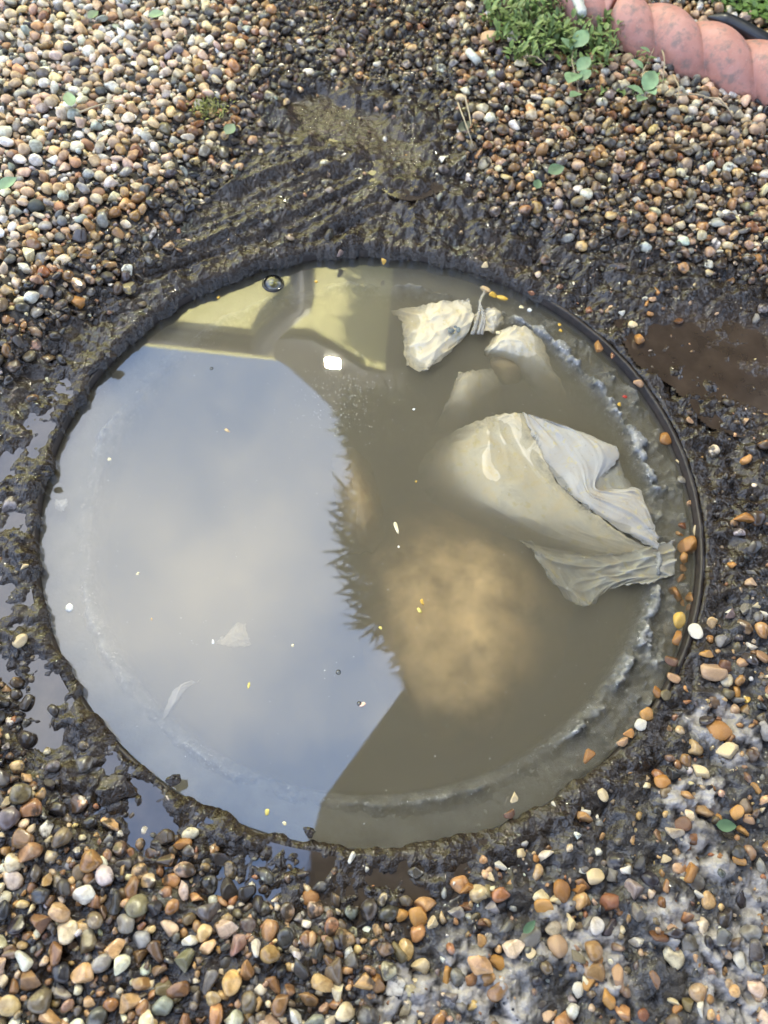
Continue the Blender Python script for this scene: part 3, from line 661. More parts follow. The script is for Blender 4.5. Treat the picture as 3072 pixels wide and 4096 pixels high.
for a, b, rx, ry in ((975, 714, 9, 8), (990, 712, 6, 9), (984, 706, 5, 4)):
    p = at(a, b, WATER_Z + 0.0075) - np.array(tA.location); w = 1 + 0.25 * fbm(V[:, 0] * 2 + a, V[:, 1] * 2, 1.3, 2)[:, None]
    parts.append((V * w * np.array([rx, ry, 1.4]) * 0.00040 + p, T))
obj('mould_spot', *join(parts), spot, tA)
tB = thing('wet_wipe', at(1120, 740, WATER_Z), 'arched off-white wipe sinking away under water beside the crumpled one', 'wet wipe', GW)
cloth('panel', [[(1058, 738, -9), (1085, 712, 0), (1130, 706, 2), (1168, 722, -5)], [(1053, 750, -4), (1085, 735, 3), (1125, 733, 5), (1182, 770, -8)], [(1045, 764, -6), (1080, 760, -1), (1140, 765, 1), (1212, 830, -18)], [(1075, 790, -30), (1110, 800, -25), (1170, 860, -28), (1245, 900, -45)]], M_WIPE, tB, wr=0.002, seed=3)
cloth('underside', [[(1062, 765, -10), (1095, 762, -8), (1135, 770, -12)], [(1058, 790, -14), (1095, 795, -9), (1132, 795, -14)], [(1070, 822, -26), (1098, 832, -20), (1125, 822, -28)]], M_WIPEB, tB, 30, 30, seed=4)
cloth('wet_wipe', [[(990, 808, -3), (1010, 803, -4), (1035, 797, -6), (1062, 795, -12)], [(975, 850, -11), (1000, 832, -4), (1040, 832, -9), (1082, 835, -20)], [(955, 890, -18), (1008, 870, -9), (1035, 890, -24), (1090, 860, -40)], [(930, 940, -42), (1000, 930, -32), (1035, 930, -45), (1100, 900, -55)]], M_WIPE, None, seed=5, label='cone shaped wipe under water with its peak just below the surface', category='wet wipe', group=GW)
tC = thing('wet_wipe', at(1200, 1050, WATER_Z), 'largest cream wipe with a white folded corner standing out of the water', 'wet wipe', GW)
cloth('sheet', [[(945, 955, -32), (1010, 918, -7), (1075, 898, -2), (1131, 893, -1)], [(905, 1010, -32), (1000, 985, -3.5), (1090, 960, -1.5), (1162, 965, -0.5)], [(915, 1062, -36), (1030, 1060, -4), (1120, 1040, -2.5), (1207, 1045, -1.5)], [(985, 1118, -34), (1090, 1110, -6), (1180, 1110, -4), (1272, 1100, -2)], [(1085, 1160, -32), (1180, 1160, -14), (1270, 1160, -8), (1352, 1160, -3)], [(1250, 1200, -18), (1310, 1200, -12), (1370, 1195, -7), (1422, 1192, -3)]], M_WIPE, tC, 100, 70, wr=0.0011, seed=6, crease=0.7)
cloth('under_fold', [[(1215, 930, -3), (1280, 950, -3), (1330, 985, -4)], [(1240, 1000, -2), (1300, 1010, -3), (1350, 1030, -6)], [(1270, 1060, -2), (1330, 1060, -3), (1385, 1075, -6)], [(1330, 1110, -2), (1370, 1105, -3), (1410, 1110, -5)]], M_WIPEG, tC, 40, 40, wr=0.002, seed=14)
cloth('folded_corner', [[(1128, 892, -1), (1145, 897, 1), (1165, 905, 1), (1187, 912, -1)], [(1158, 960, -1), (1200, 945, 3), (1245, 940, 5), (1290, 948, 2)], [(1200, 1036, -1.5), (1240, 1005, 3), (1288, 992, 5), (1338, 980, 3)], [(1254, 1087, -1.5), (1270, 1070, 1), (1282, 1060, 0), (1296, 1050, -3)], [(1338, 1144, -2), (1352, 1108, 2), (1364, 1080, 3), (1378, 1058, 0)], [(1422, 1191, -2), (1422, 1170, 0.5), (1415, 1140, 1), (1394, 1095, -1)]], M_WIPEW, tC, 100, 50, wr=0.0012, seed=7, crease=1.0)
cloth('wet_wipe', [[(1095, 1160, -18), (1200, 1190, -13), (1320, 1200, -9), (1452, 1170, -2)], [(1140, 1185, -9), (1220, 1220, -10), (1330, 1230, -6), (1457, 1205, -2)], [(1178, 1235, -4), (1240, 1260, -10), (1330, 1252, -5), (1452, 1240, -2)], [(1215, 1285, -12), (1265, 1314, -9), (1320, 1272, -5), (1402, 1262, -2)]], M_WIPEG, None, 80, 80, wr=0.0018, seed=8, crease=1.2, label='thin grey wipe spread just under the surface below the folded white corner', category='wet wipe', group=GW)
cloth('sludge', [[(800, 1120, -50), (880, 1085, -44), (960, 1090, -36), (1060, 1120, -40), (1180, 1180, -45)], [(750, 1230, -50), (850, 1200, -15), (970, 1200, -10), (1100, 1220, -12), (1240, 1270, -40)], [(765, 1330, -50), (850, 1330, -13), (970, 1320, -8), (1100, 1330, -10), (1230, 1350, -42)], [(800, 1450, -42), (880, 1440, -13), (990, 1430, -9), (1100, 1440, -12), (1210, 1440, -42)], [(860, 1560, -60), (930, 1550, -22), (1010, 1540, -15), (1090, 1530, -24), (1170, 1510, -60)], [(890, 1660, -80), (960, 1650, -62), (1020, 1630, -55), (1080, 1610, -62), (1140, 1580, -80)]], M_SLUDGE, None, 110, 90, wr=0.0022, seed=9, thick=0.02, fray=0.004, crease=0.0, kind='stuff')
cloth('wet_wipe', [[(715, 990, -34), (755, 965, -24), (800, 1000, -36)], [(722, 1060, -24), (775, 1050, -8), (820, 1070, -28)], [(735, 1130, -22), (785, 1120, -7), (832, 1130, -28)], [(740, 1200, -36), (790, 1195, -26), (835, 1190, -40)]], M_WIPEB, None, 60, 40, seed=10, label='brown blurred rag deep in the water near the middle of the manhole', category='wet wipe', group=GW)
cloth('wet_wipe', [[(415, 1472, -9), (425, 1475, -10), (432, 1468, -12)], [(375, 1490, -8), (392, 1482, -6), (402, 1490, -8)], [(362, 1525, -8), (376, 1520, -6), (388, 1510, -9)], [(352, 1552, -12), (356, 1552, -11), (360, 1550, -12)]], M_WIPEW, None, 30, 20, wr=0.0006, seed=11, label='star shaped white shred under the sky reflection at the lower left', category='shred')
cloth('wet_wipe', [[(470, 1390, -14), (505, 1352, -12), (530, 1345, -14)], [(480, 1395, -13), (508, 1375, -11), (535, 1380, -14)], [(500, 1398, -15), (520, 1395, -14), (540, 1392, -16)]], M_WIPE, None, 24, 24, seed=12, label='pale triangular scrap blurred under the water left of the middle', category='shred')
cloth('wet_wipe', [[(118, 1078, -6), (132, 1082, -5), (145, 1075, -6)], [(120, 1090, -5), (133, 1092, -4), (146, 1088, -5)], [(128, 1102, -6), (135, 1104, -5), (142, 1098, -6)]], M_WIPEW, None, 16, 16, seed=13, label='white square scrap just under water by the left rim', category='shred')

# ------------------------------------------------------------------ crumbs and bubbles afloat
M_BITS = {k: simple('crumb_' + k, lin(c), 0.5, 0.3, 400) for k, c in (('cream', (236, 220, 176)), ('white', (236, 234, 226)), ('mustard', (206, 164, 60)), ('yellow', (226, 206, 110)), ('pink', (226, 190, 170)), ('tan', (206, 176, 130)), ('red', (176, 52, 34)))}
BITS = [(490, 929, 9, 4.5, 10, 'tan', 'oblong tan crumb floating in the blue reflection'), (236, 993, 5, 4, 30, 'cream', 'cream crumb floating left of the oblong tan one'), (856, 1138, 18, 4.5, 70, 'cream', 'long pale splinter floating near the middle'), (861, 1181, 3, 2, 80, 'white', 'white speck just below the long splinter'),
  (912, 1302, 9, 3.5, 70, 'mustard', 'slim mustard husk floating beside a cream flake'), (907, 1318, 7, 5, 60, 'yellow', 'cream yellow flake touching the mustard husk'), (822, 1356, 4, 4, 0, 'yellow', 'yellow crumb at the edge of the leafy reflection'), (783, 1523, 7, 8, 80, 'pink', 'round pinkish bit afloat near the roof edge reflection'),
  (893, 884, 4, 3, 0, 'white', 'white crumb alone in the dark upper middle water'), (460, 1386, 4, 5, 0, 'white', 'white bead afloat left of the pale triangle'), (328, 1338, 3, 3.5, 0, 'tan', 'tiny tan crumb in the cloudy reflection'), (298, 1239, 4, 3.5, 0, 'cream', 'tiny cream crumb left in the cloudy reflection'), (632, 1395, 3, 4, 0, 'cream', 'tiny cream crumb right of the pale triangle'),
  (538, 1481, 3.5, 7, 0, 'yellow', 'narrow yellow crumb right of the star shaped shred'), (577, 1754, 5, 7, 0, 'yellow', 'yellowish crumb near the bottom of the water'), (614, 1780, 5, 5, 0, 'cream', 'cream crumb lowest on the water'), (150, 1313, 9, 9, 0, 'white', 'white flake at the left rim of the water'), (683, 608, 4, 4, 0, 'mustard', 'mustard dot in the yellow wall reflection'),
  (472, 643, 4, 4, 0, 'mustard', 'mustard dot near the upper left rim'), (898, 1040, 3, 3, 0, 'mustard', 'tiny mustard dot left of the largest wipe'), (1077, 719, 7, 4, 10, 'cream', 'cream stub floating beside the arched wipe'), (1209, 702, 5, 4, 40, 'mustard', 'upper of two mustard crumbs by the iron ring'), (1212, 714, 5, 4, 20, 'mustard', 'lower of two mustard crumbs by the iron ring'),
  (1339, 873, 6, 6, 0, 'mustard', 'mustard bead beside a red fleck at the ring'), (1350, 857, 6, 4, 0, 'red', 'red fleck on the crust by the iron ring'), (1127, 664, 6, 5, 0, 'cream', 'left one of two cream beads on the far crust'), (1144, 670, 6, 5, 0, 'white', 'right one of two pale beads on the far crust'), (454, 1742, 0, 0, 0, None, None)]
for i, (a, b, rx, ry, rot, k, lab) in enumerate(BITS):
    if k is None: continue
    V, T = stone_proto(1, 300 + i); p = at(a, b, WATER_Z); s = OVS * np.dot(p - CAM, FWD) / F
    V = V / np.abs(V).max(0) * np.array([rx * s, ry * s * 1.1, min(rx, ry) * s * 0.5])
    o = obj('crumb', V, T, M_BITS[k], label=lab, category='crumb', group='crumbs floating on the manhole water'); o.location = p; o.rotation_euler = (0, 0, -math.radians(rot) * 1.0)
# mustard debris caught at the far right ring
for a, b, rx, ry, rot, k, lab in ((1048, 624, 13, 6, -25, 'tan', 'tan woody stub caught at the far right ring'), (1066, 638, 10, 7, -20, 'mustard', 'amber lump beside the tan stub at the ring'), (1085, 644, 13, 5, -15, 'mustard', 'long mustard stub next to the amber lump at the ring')):
    V, T = stone_proto(2, 400 + a); p = at(a, b, WATER_Z + 0.001); s = OVS * np.dot(p - CAM, FWD) / F
    V = V / np.abs(V).max(0) * np.array([rx * s, ry * s * 1.2, ry * s * 0.8])
    o = obj('debris_stub', V, T, M_BITS[k], label=lab, category='debris'); o.location = p; o.rotation_euler = (0, 0, math.radians(rot))
mb = NT('bubble_film'); mb.n.remove(mb.b)
fr = mb.new('Fresnel', IOR=1.9); g1 = mb.new('BsdfGlossy', Roughness=0.01); t1 = mb.new('BsdfTransparent', Color=(0.75, 0.77, 0.75, 1)); ms = mb.new('MixShader')
mb.l(fr.outputs[0], ms.inputs[0]); mb.l(t1.outputs[0], ms.inputs[1]); mb.l(g1.outputs[0], ms.inputs[2]); mb.l(ms.outputs[0], mb.out.inputs[0])
M_DARKSKIN = simple('dark_wet_mud', (0.03, 0.028, 0.025), 0.08, 0.4, 200)
def bubble(a, b, rpx, label):
    p = at(a, b, WATER_Z); rr = rpx * OVS * np.dot(p - CAM, FWD) / F
    t = thing('bubble', p, label, 'bubble')
    V, Q = lathe([(rr * math.cos(q), rr * 0.75 * math.sin(q)) for q in np.linspace(0.02, 1.56, 12)], 28); obj('dome', V, Q, mb.m, t)
    th_ = np.linspace(0, 2 * np.pi, 29)
    V, T = tube(np.stack([np.cos(th_) * rr, np.sin(th_) * rr, th_ * 0 + rr * 0.05], 1), rr * 0.14, 8, False); obj('meniscus', V, T, M_DARKSKIN, t)
    return t, rr
tb, rr = bubble(590, 613, 21, 'big clear bubble with dark ring and yellow core at the far rim')
V, T = stone_proto(2, 77); obj('yellow_core', V * rr * 0.38 + np.array([-rr * 0.1, -rr * 0.1, rr * 0.1]), T, M_BITS['yellow'], tb)
bubble(731, 1452, 5, 'small bubble in the cloudy reflection above the pinkish bit')
bubble(457, 796, 3.5, 'tiny bubble in the blue reflection near the upper left')
bubble(776, 1520, 4.5, 'tiny bubble touching the round pinkish bit')

# ------------------------------------------------------------------ terracotta rope edging
def terracotta():
    m = NT('pink_terracotta'); n1 = m.noise(30, 6, 0.65); n2 = m.noise(90, 5, 0.6); n3 = m.noise(420, 3)
    c = m.mix(m.ramp(n1, 0.35, 0.7), (0.42, 0.19, 0.145), (0.52, 0.275, 0.225))
    c = m.mix(m.math('MULTIPLY', m.ramp(n2, 0.50, 0.66), 0.75), c, (0.19, 0.15, 0.13))
    c = m.mix(m.math('MULTIPLY', m.ramp(n3, 0.66, 0.70), 0.6), c, (0.48, 0.38, 0.33))
    c = m.mix(m.math('MULTIPLY', m.ramp(m.noise(260, 4, 0.7), 0.66, 0.72), 0.6), c, (0.07, 0.05, 0.04))
    m.set(Base_Color=c, Roughness=0.62); m.bump(m.mix(0.5, n2, n3), 0.35, 0.0015); return m.m
M_TERRA = terracotta()
RZ = 0.046; RRAD = 0.039
def edge_tile(p0, p1, label, ph):
    d = p1 - p0; L = np.linalg.norm(d); t = d / L; s = np.array([-t[1], t[0], 0]); upv = np.array([0, 0, 1.0])
    o = thing('edging_tile', (p0 + p1) / 2 * np.array([1, 1, 0]), label, 'garden edging', 'terracotta rope edging tiles'); base = np.array(o.location)
    nu, nv = int(L / 0.002), 96; U = np.linspace(0, L, nu); Tn = np.linspace(0, 2 * np.pi, nv, endpoint=False)
    A, B = np.meshgrid(U, Tn, indexing='ij'); phi = B - 2 * np.pi * (A + ph) / 0.126
    lob = np.abs(np.cos(phi)); rad = RRAD * (0.73 + 0.27 * lob ** 0.75)
    end = np.minimum(A, L - A); rad = rad * (1 - 0.12 * np.exp(-end / 0.004))
    P = p0[None, None] + t * A[..., None] + rad[..., None] * (np.cos(B)[..., None] * s + np.sin(B)[..., None] * upv) - base
    V = P.reshape(-1, 3); Q = gridfaces(nu, nv, True)
    Vc = np.stack([p0 - base, p1 - base]); n0 = len(V)
    caps = [(n0, (j + 1) % nv, j, n0) for j in range(nv)] + [(n0 + 1, (nu - 1) * nv + j, (nu - 1) * nv + (j + 1) % nv, n0 + 1) for j in range(nv)]
    T = np.concatenate([Q[:, [0, 1, 2]], Q[:, [0, 2, 3]], np.array(caps)[:, :3]])
    obj('rope_top', np.concatenate([V, Vc]), T, M_TERRA, o)
    v, f = box((0, 0, 0), (L * 0.985, 0.036, 0.09)); rot = np.stack([t, s, upv], 1)
    obj('base_slab', v @ rot.T + (p0 + p1) / 2 - base + np.array([0, 0, -0.056]), f, M_TERRA, o, smooth=False)
pj = at(1318, 48, RZ); pe = at(1700, 194, RZ); dirr = (pe - pj) / np.linalg.norm(pe - pj)
edge_tile(pj + dirr * 0.002, pj + dirr * 0.46, 'pink twisted rope edging tile running into the right frame edge', 0.02)
edge_tile(pj - dirr * 0.46, pj - dirr * 0.002, 'pink rope edging tile at the top edge behind the dark joint', 0.0)

# ------------------------------------------------------------------ green things
def leaf_mat(name, rgb, tr=0.25):
    m = NT(name); c = np.array(rgb); n = m.ramp(m.noise(55, 3), 0.3, 0.7)
    m.set(Base_Color=m.mix(n, c * 0.55, c * 1.35), Roughness=0.5); return m.m
M_WEED = leaf_mat('weed_green', (0.16, 0.235, 0.065)); M_WEED2 = leaf_mat('bed_green', (0.12, 0.21, 0.05))
M_SPRIG = leaf_mat('grey_green_leaf', (0.19, 0.30, 0.16)); M_DEAD = leaf_mat('dead_leaf', (0.30, 0.22, 0.16)); M_STRAW = simple('dry_straw', (0.36, 0.29, 0.19), 0.6)
M_NEEDLE = leaf_mat('dark_evergreen', (0.030, 0.042, 0.020)); M_BARK = simple('bark', (0.10, 0.075, 0.055), 0.85, 0.4, 30, 0.6, 60, 0.01)
def leaf_shape(n=4):
    """pointed oval leaf in x (length 1) with a mid-rib fold, triangles"""
    t = np.linspace(0, 1, n + 1); w = 0.5 * np.sin(np.pi * t ** 0.85) ** 0.8
    V = [(a, 0, 0.05 * math.sin(3 * a)) for a in t] + [(a, b, 0.12 * b + 0.05 * math.sin(3 * a)) for a, b in zip(t, w)] + [(a, -b, 0.12 * b + 0.05 * math.sin(3 * a)) for a, b in zip(t, w)]
    T = []; k = n + 1
    for i in range(n): T += [(i, i + 1, k + i + 1), (i, k + i + 1, k + i), (i, 2 * k + i + 1, i + 1), (i, 2 * k + i, 2 * k + i + 1)]
    return np.array(V), np.array(T)
def scatter_leaves(name, base, length, width, up, mat, n=3, **props):
    v, t = leaf_shape(n); N = len(base); az = R.uniform(0, 2 * np.pi, N); el = R.uniform(up[0], up[1], N)
    d = np.stack([np.cos(az) * np.cos(el), np.sin(az) * np.cos(el), np.sin(el)], 1); sd = np.stack([-np.sin(az), np.cos(az), np.zeros(N)], 1); u = np.cross(d, sd)
    W_ = base[:, None] + length[:, None, None] * (v[None, :, 0, None] * d[:, None] + (width[:, None, None] * v[None, :, 1, None]) * sd[:, None] + v[None, :, 2, None] * u[:, None])
    return obj(name, W_.reshape(-1, 3), (t[None] + (np.arange(N) * len(v))[:, None, None]).reshape(-1, 3), mat, **props)
def in_poly(P, n, seed):
    g = np.random.default_rng(seed); a = g.uniform(P.min(0), P.max(0), (n, 2)); return a[sdist(a[:, 0], a[:, 1], P) > 0]
q = in_poly(P_WEED, 9500, 4); k = fbm(q[:, 0], q[:, 1], 38, 4, 120, 0.65) + 0.34 * sstep(-0.005, 0.05, sdist(q[:, 0], q[:, 1], P_WEED)) > 0.24; q = q[k]
hz = gh(q[:, 0], q[:, 1]); b3 = np.stack([q[:, 0], q[:, 1], hz + 0.008 + R.random(len(q)) ** 1.5 * 0.020], 1)
scatter_leaves('weeds', b3, R.uniform(0.005, 0.014, len(q)), R.uniform(0.22, 0.6, len(q)), (0.0, 1.1), M_WEED, 3, kind='stuff')
P_FR = poly([(1160, 120), (1330, 120), (1400, 260), (1300, 330), (1210, 250)])
q = in_poly(P_FR, 1500, 5); q = q[fbm(q[:, 0], q[:, 1], 35, 3, 130) > 0.22]
b3 = np.stack([q[:, 0], q[:, 1], gh(q[:, 0], q[:, 1]) + 0.008 + R.random(len(q)) * 0.008], 1)
scatter_leaves('weeds', b3, R.uniform(0.005, 0.011, len(q)), R.uniform(0.25, 0.5, len(q)), (0.0, 1.1), M_WEED, 3, kind='stuff')
pb = at(1470, -40, 0.0); P_BED2 = np.array([at(a_, b_, 0.02)[:2] for a_, b_ in ((1380, -120), (1900, -160), (1900, 190), (1659, 100), (1540, 55), (1440, 15))])
q = in_poly(P_BED2, 12000, 6)
b3 = np.stack([q[:, 0], q[:, 1], 0.02 + R.random(len(q)) ** 0.7 * 0.03 + 0.012 * fbm(q[:, 0], q[:, 1], 25, 2, 140)], 1)
scatter_leaves('ground_cover', b3, R.uniform(0.008, 0.014, len(q)), R.uniform(0.7, 0.95, len(q)), (-0.2, 0.7), M_WEED2, 3, kind='stuff')
# hose behind the edging
M_HOSE = simple('black_rubber', (0.018, 0.020, 0.024), 0.35, 0.3, 80)
hp = cr_interp(np.array([at(1528, 36, 0.07), at(1580, 50, 0.072), at(1659, 92, 0.07), at(1760, 150, 0.06)]), 30)
obj('garden_hose', *tube(hp, np.concatenate([np.linspace(0.002, 0.0085, 8), np.full(22, 0.0085)]), 12), M_HOSE, label='black hose end lying in the green bed behind the terracotta edging', category='hose')
# sprigs with paired oval leaves
def sprig(base, pts, leaves, label):
    o = thing('weed_sprig', base, label, 'weed sprig', 'vetch sprigs lying over the gravel'); B0 = np.array(o.location)
    obj('stem', *tube(cr_interp(np.array(pts), 12) - B0, np.linspace(0.0009, 0.0005, 12), 6), M_STRAW, o)
    v, t = leaf_shape(5)
    for p, ang, L, tilt in leaves:
        d = np.array([math.cos(ang) * math.cos(tilt), math.sin(ang) * math.cos(tilt), math.sin(tilt)]); s = np.array([-math.sin(ang), math.cos(ang), 0.15]); u = np.cross(d, s)
        obj('leaf', p - B0 + L * (v[:, :1] * d + 0.62 * v[:, 1:2] * s + v[:, 2:] * u), t, M_SPRIG, o)
def mk_sprig(stem, lv, label):
    pts = [on_ground(a, b, 0.016) for a, b in stem]
    out = []
    for a, b, a2, b2 in lv:
        p, p2 = on_ground(a, b, 0.018), on_ground(a2, b2, 0.022); dd = p2 - p; out.append((p, math.atan2(dd[1], dd[0]), np.linalg.norm(dd[:2]) * 1.05, 0.2))
    sprig(pts[0], pts, out, label)
mk_sprig([(1245, 245), (1238, 200), (1228, 160), (1232, 128)], [(1228, 140, 1200, 128), (1232, 135, 1256, 110), (1238, 185, 1262, 165), (1238, 190, 1218, 215), (1242, 205, 1265, 190), (1244, 232, 1220, 250)], 'upright sprig of paired pale green leaves below the weeds')
mk_sprig([(1385, 250), (1378, 190), (1395, 150), (1412, 110)], [(1394, 145, 1372, 132), (1394, 128, 1400, 116), (1378, 180, 1352, 166), (1380, 235, 1340, 228), (1380, 228, 1395, 205), (1382, 240, 1362, 262), (1385, 220, 1402, 240)], 'sprig of oval leaves under the terracotta rope edging')
# single fallen leaves
def leaf_thing(a, b, L, ang, mat, label, wid=0.55, curl=0.25, lift=0.012, cat='leaf'):
    v, t = leaf_shape(8); v = v.copy(); v[:, 0] -= 0.5; v[:, 1] *= wid; v[:, 2] += curl * (v[:, 0] ** 2 + 0.8 * v[:, 1] ** 2)
    p = on_ground(a, b, lift); o = obj('fallen_leaf', v * L, t, mat, label=label, category=cat); o.location = p; o.rotation_euler = (0.15, -0.1, ang)
M_GRN = leaf_mat('small_green_leaf', (0.10, 0.17, 0.085))
leaf_thing(1140, 12, 0.050, 2.2, M_DEAD, 'large curled dry leaf, pale tan, at the top of the weeds', 0.55, 0.7, 0.035)
leaf_thing(1168, 38, 0.040, 0.4, leaf_mat('dead_leaf_dark', (0.16, 0.10, 0.075)), 'dark brown dead leaf under the pale curled one', 0.6, 0.4, 0.028)
leaf_thing(1344, 78, 0.022, 2.9, M_DEAD, 'little brown leaf against the terracotta edging', 0.7, 0.4, 0.02)
leaf_thing(1000, 298, 0.020, 0.9, leaf_mat('dark_wet_leaf', (0.05, 0.06, 0.035)), 'small dark leaf among the brown gravel above the manhole', 0.6, 0.2, 0.014)
leaf_thing(500, 301, 0.017, 1.2, M_GRN, 'green oval leaf on the gravel near the far mud bank', 0.75)
leaf_thing(1155, 418, 0.014, 1.4, M_GRN, 'tiny green leaf on the wet gravel at the upper right', 0.75)
leaf_thing(1195, 388, 0.020, 0.5, M_GRN, 'grey green leaf between brown pebbles at the upper right', 0.75)
leaf_thing(1553, 1786, 0.015, 0.0, M_GRN, 'green leaf on the clay streaked mud at the lower right', 0.6)
leaf_thing(345, 62, 0.020, 0.3, M_SPRIG, 'pale green leaf on the dry gravel near the top', 0.6, 0.2, 0.016)
leaf_thing(160, 245, 0.022, 2.0, M_SPRIG, 'grey green leaf on the dry gravel at the upper left', 0.6, 0.2, 0.016)
leaf_thing(210, 62, 0.016, 1.0, M_GRN, 'small green leaf on the dry gravel towards the top left corner', 0.7, 0.2, 0.016)
leaf_thing(30, 425, 0.022, 0.8, M_SPRIG, 'torn pale green leaf at the left edge of the gravel', 0.6, 0.2, 0.016)
leaf_thing(1135, 2000, 0.012, 0.8, M_GRN, 'dark green leaf sliver in the wet stones at the bottom', 0.5)
# moss tuft
mt = on_ground(452, 250, 0.006); g = R.normal(0, 0.009, (180, 2)); b3 = np.stack([mt[0] + g[:, 0], mt[1] + g[:, 1], np.full(180, mt[2]) + R.random(180) * 0.006], 1)
scatter_leaves('moss_tuft', b3, R.uniform(0.003, 0.007, 180), np.full(180, 0.45), (0.1, 1.2), leaf_mat('moss', (0.16, 0.17, 0.03)), 2, label='yellow green moss tuft growing in the gravel', category='moss')
# clods of mud along the ring
clod_m = simple('wet_mud_clod', (0.030, 0.022, 0.016), 0.12, 0.5, 120, 0.9, 220, 0.002)
for i, (a, b, rp, lab) in enumerate(((240, 768, 15, 'dark mud clod clinging to the upper left rim'), (102, 1024, 12, 'small wet mud clod on the left rim over the water'), (40, 1156, 20, 'mud clod in the puddle left of the manhole'), (372, 1684, 20, 'round mud clod on the lower left rim'), (670, 1794, 16, 'mud clod on the near rim beside the roof edge reflection'), (250, 1709, 44, 'biggest mud clod, in the puddle at the lower left'), (505, 1800, 20, 'mud clod in the puddle under the near rim'), (545, 1845, 18, 'low mud clod between puddle and gravel below the manhole'))):
    V, T = stone_proto(3, 600 + i); V = V * (1 + 0.28 * fbm(V[:, 0] * 2 + i, V[:, 1] * 2 + V[:, 2], 1.4, 3, i))[:, None]; p = on_ground(a, b); rr = rp * OVS * np.dot(p - CAM, FWD) / F
    o = obj('mud_clod', V * rr * np.array([1, 1, 0.7]), T, clod_m, label=lab, category='mud clod', group='mud clods along the manhole rim'); o.location = p + np.array([0, 0, rr * 0.15])
# white specks: floating dust, and painted sparkle bunched below the lamp's mirror image
g = np.random.default_rng(9); dx = np.concatenate([g.normal(740, 55, 260), g.uniform(120, 1400, 260)]); dy = np.concatenate([g.normal(860, 50, 260), g.uniform(620, 1780, 260)])
Q3 = np.array([at(a, b, WATER_Z + 0.0002) for a, b in zip(dx, dy)]); Q3 = Q3[np.hypot(Q3[:, 0], Q3[:, 1]) < 0.285]; v0, t0 = ICO[0]; sz = g.uniform(0.00018, 0.00050, len(Q3))
obj('dust_and_sparkle', (Q3[:, None] + sz[:, None, None] * v0[None] * np.array([1, 1, 0.5])).reshape(-1, 3), (t0[None] + (np.arange(len(Q3)) * 12)[:, None, None]).reshape(-1, 3), M_BITS['white'], kind='stuff')
# white stick and straws
p0, p1 = on_ground(1226, 48, 0.034), on_ground(1243, 86, 0.030)
mw = simple('weathered_white_stick', (0.55, 0.56, 0.48), 0.6, 0.35, 90, 0.4, 200, 0.001)
obj('stick', *tube(cr_interp(np.array([p0, (p0 + p1) / 2 + [0.0005, 0, 0.001], p1]), 10), 0.0062 + 0.0006 * np.sin(np.arange(10) * 2.0), 9), mw, label='short thick white stick lying across the green weeds', category='stick')
p0, p1 = on_ground(1008, 132, 0.012), on_ground(1030, 155, 0.012)
obj('stick', *tube(np.array([p0, (p0 + p1) / 2, p1]), 0.0045, 8), mw, label='white twig stub on the dark stones below the weeds', category='stick')
STR = [((985, 250), (1000, 300), (1018, 345), 'straw standing from the mud edge beside the brown gravel'), ((1000, 235), (1008, 280), (1012, 300), 'short straw crossing the longer one on the brown gravel'), ((1125, 150), (1150, 158), (1172, 170), 'pale stalk lying under the weeds'), ((1418, 130), (1422, 165), (1420, 210), 'upright thin stalk by the terracotta edging'), ((1445, 232), (1500, 240), (1560, 262), 'dry grass stem on the pale gravel under the edging'), ((1510, 238), (1540, 250), (1570, 280), 'second dry grass stem crossing under the edging'), ((1180, 10), (1195, 40), (1210, 72), 'brown stalk leaning over the weeds'),
       ((1440, 190), (1452, 220), (1450, 250), 'curved white rootlet on the pale gravel'), ((405, 20), (440, 24), (480, 12), 'thin twig on the dry gravel at the top'), ((180, 272), (230, 262), (270, 252), 'thin grey twig on the dry gravel at the left')]
for a, b, c, lab in STR:
    P = np.array([on_ground(*a, 0.016), on_ground(*b, 0.020), on_ground(*c, 0.017)]); obj('straw', *tube(cr_interp(P, 12), np.linspace(0.0011, 0.0006, 12), 6), M_STRAW, label=lab, category='straw', group='straws and stalks on the gravel')

# ------------------------------------------------------------------ what the water mirrors: house, lamp, evergreen, car port
M_CREAM = simple('cream_render', (0.80, 0.76, 0.32), 0.8, 0.08, 8, 0.2, 60, 0.003); M_FASCIA = simple('brown_fascia', (0.05, 0.042, 0.036), 0.5, 0.2); M_BLACK = simple('black_plastic', (0.025, 0.025, 0.027), 0.35, 0.2)
M_SLATE = simple('dark_slate', (0.060, 0.060, 0.055), 0.6, 0.3, 12); M_TIMBER = simple('dark_timber', (0.036, 0.032, 0.027), 0.7, 0.3, 20)
ho = thing('house', (-1.2, 2.2, 0), 'cream rendered house with brown eaves mirrored in the far water', 'house'); hb = np.array(ho.location)
def hpart(name, v, t, m, smooth=False): obj(name, v - hb, t, m, ho, smooth)
hpart('wall', *box((-1.88, 2.16, 1.25), (3.64, 0.24, 2.5)), M_CREAM)
hpart('fascia', *box((-2.16, 2.028, 2.355), (2.92, 0.022, 0.06)), M_FASCIA)
hpart('roof', *prism([(-3.7, 2.386), (-0.66, 2.386), (-0.66, 2.40), (-3.7, 2.40)], 2.0, 2.6), M_SLATE)
gx = [-0.70, -0.55, -0.42, -0.28, -0.16, 0.0, 0.3, 2.4]; glo = [2.335, 2.30, 2.285, 2.385, 2.475, 2.5, 2.5, 2.5]; ghi = [2.386, 2.52, 2.70, 2.93, 3.15, 3.4, 3.8, 4.4]
hpart('gable', *join([prism([(gx[i], glo[i]), (gx[i + 1], glo[i + 1]), (gx[i + 1], ghi[i + 1]), (gx[i], ghi[i])], 2.022, 2.04) for i in range(7)]), M_TIMBER)
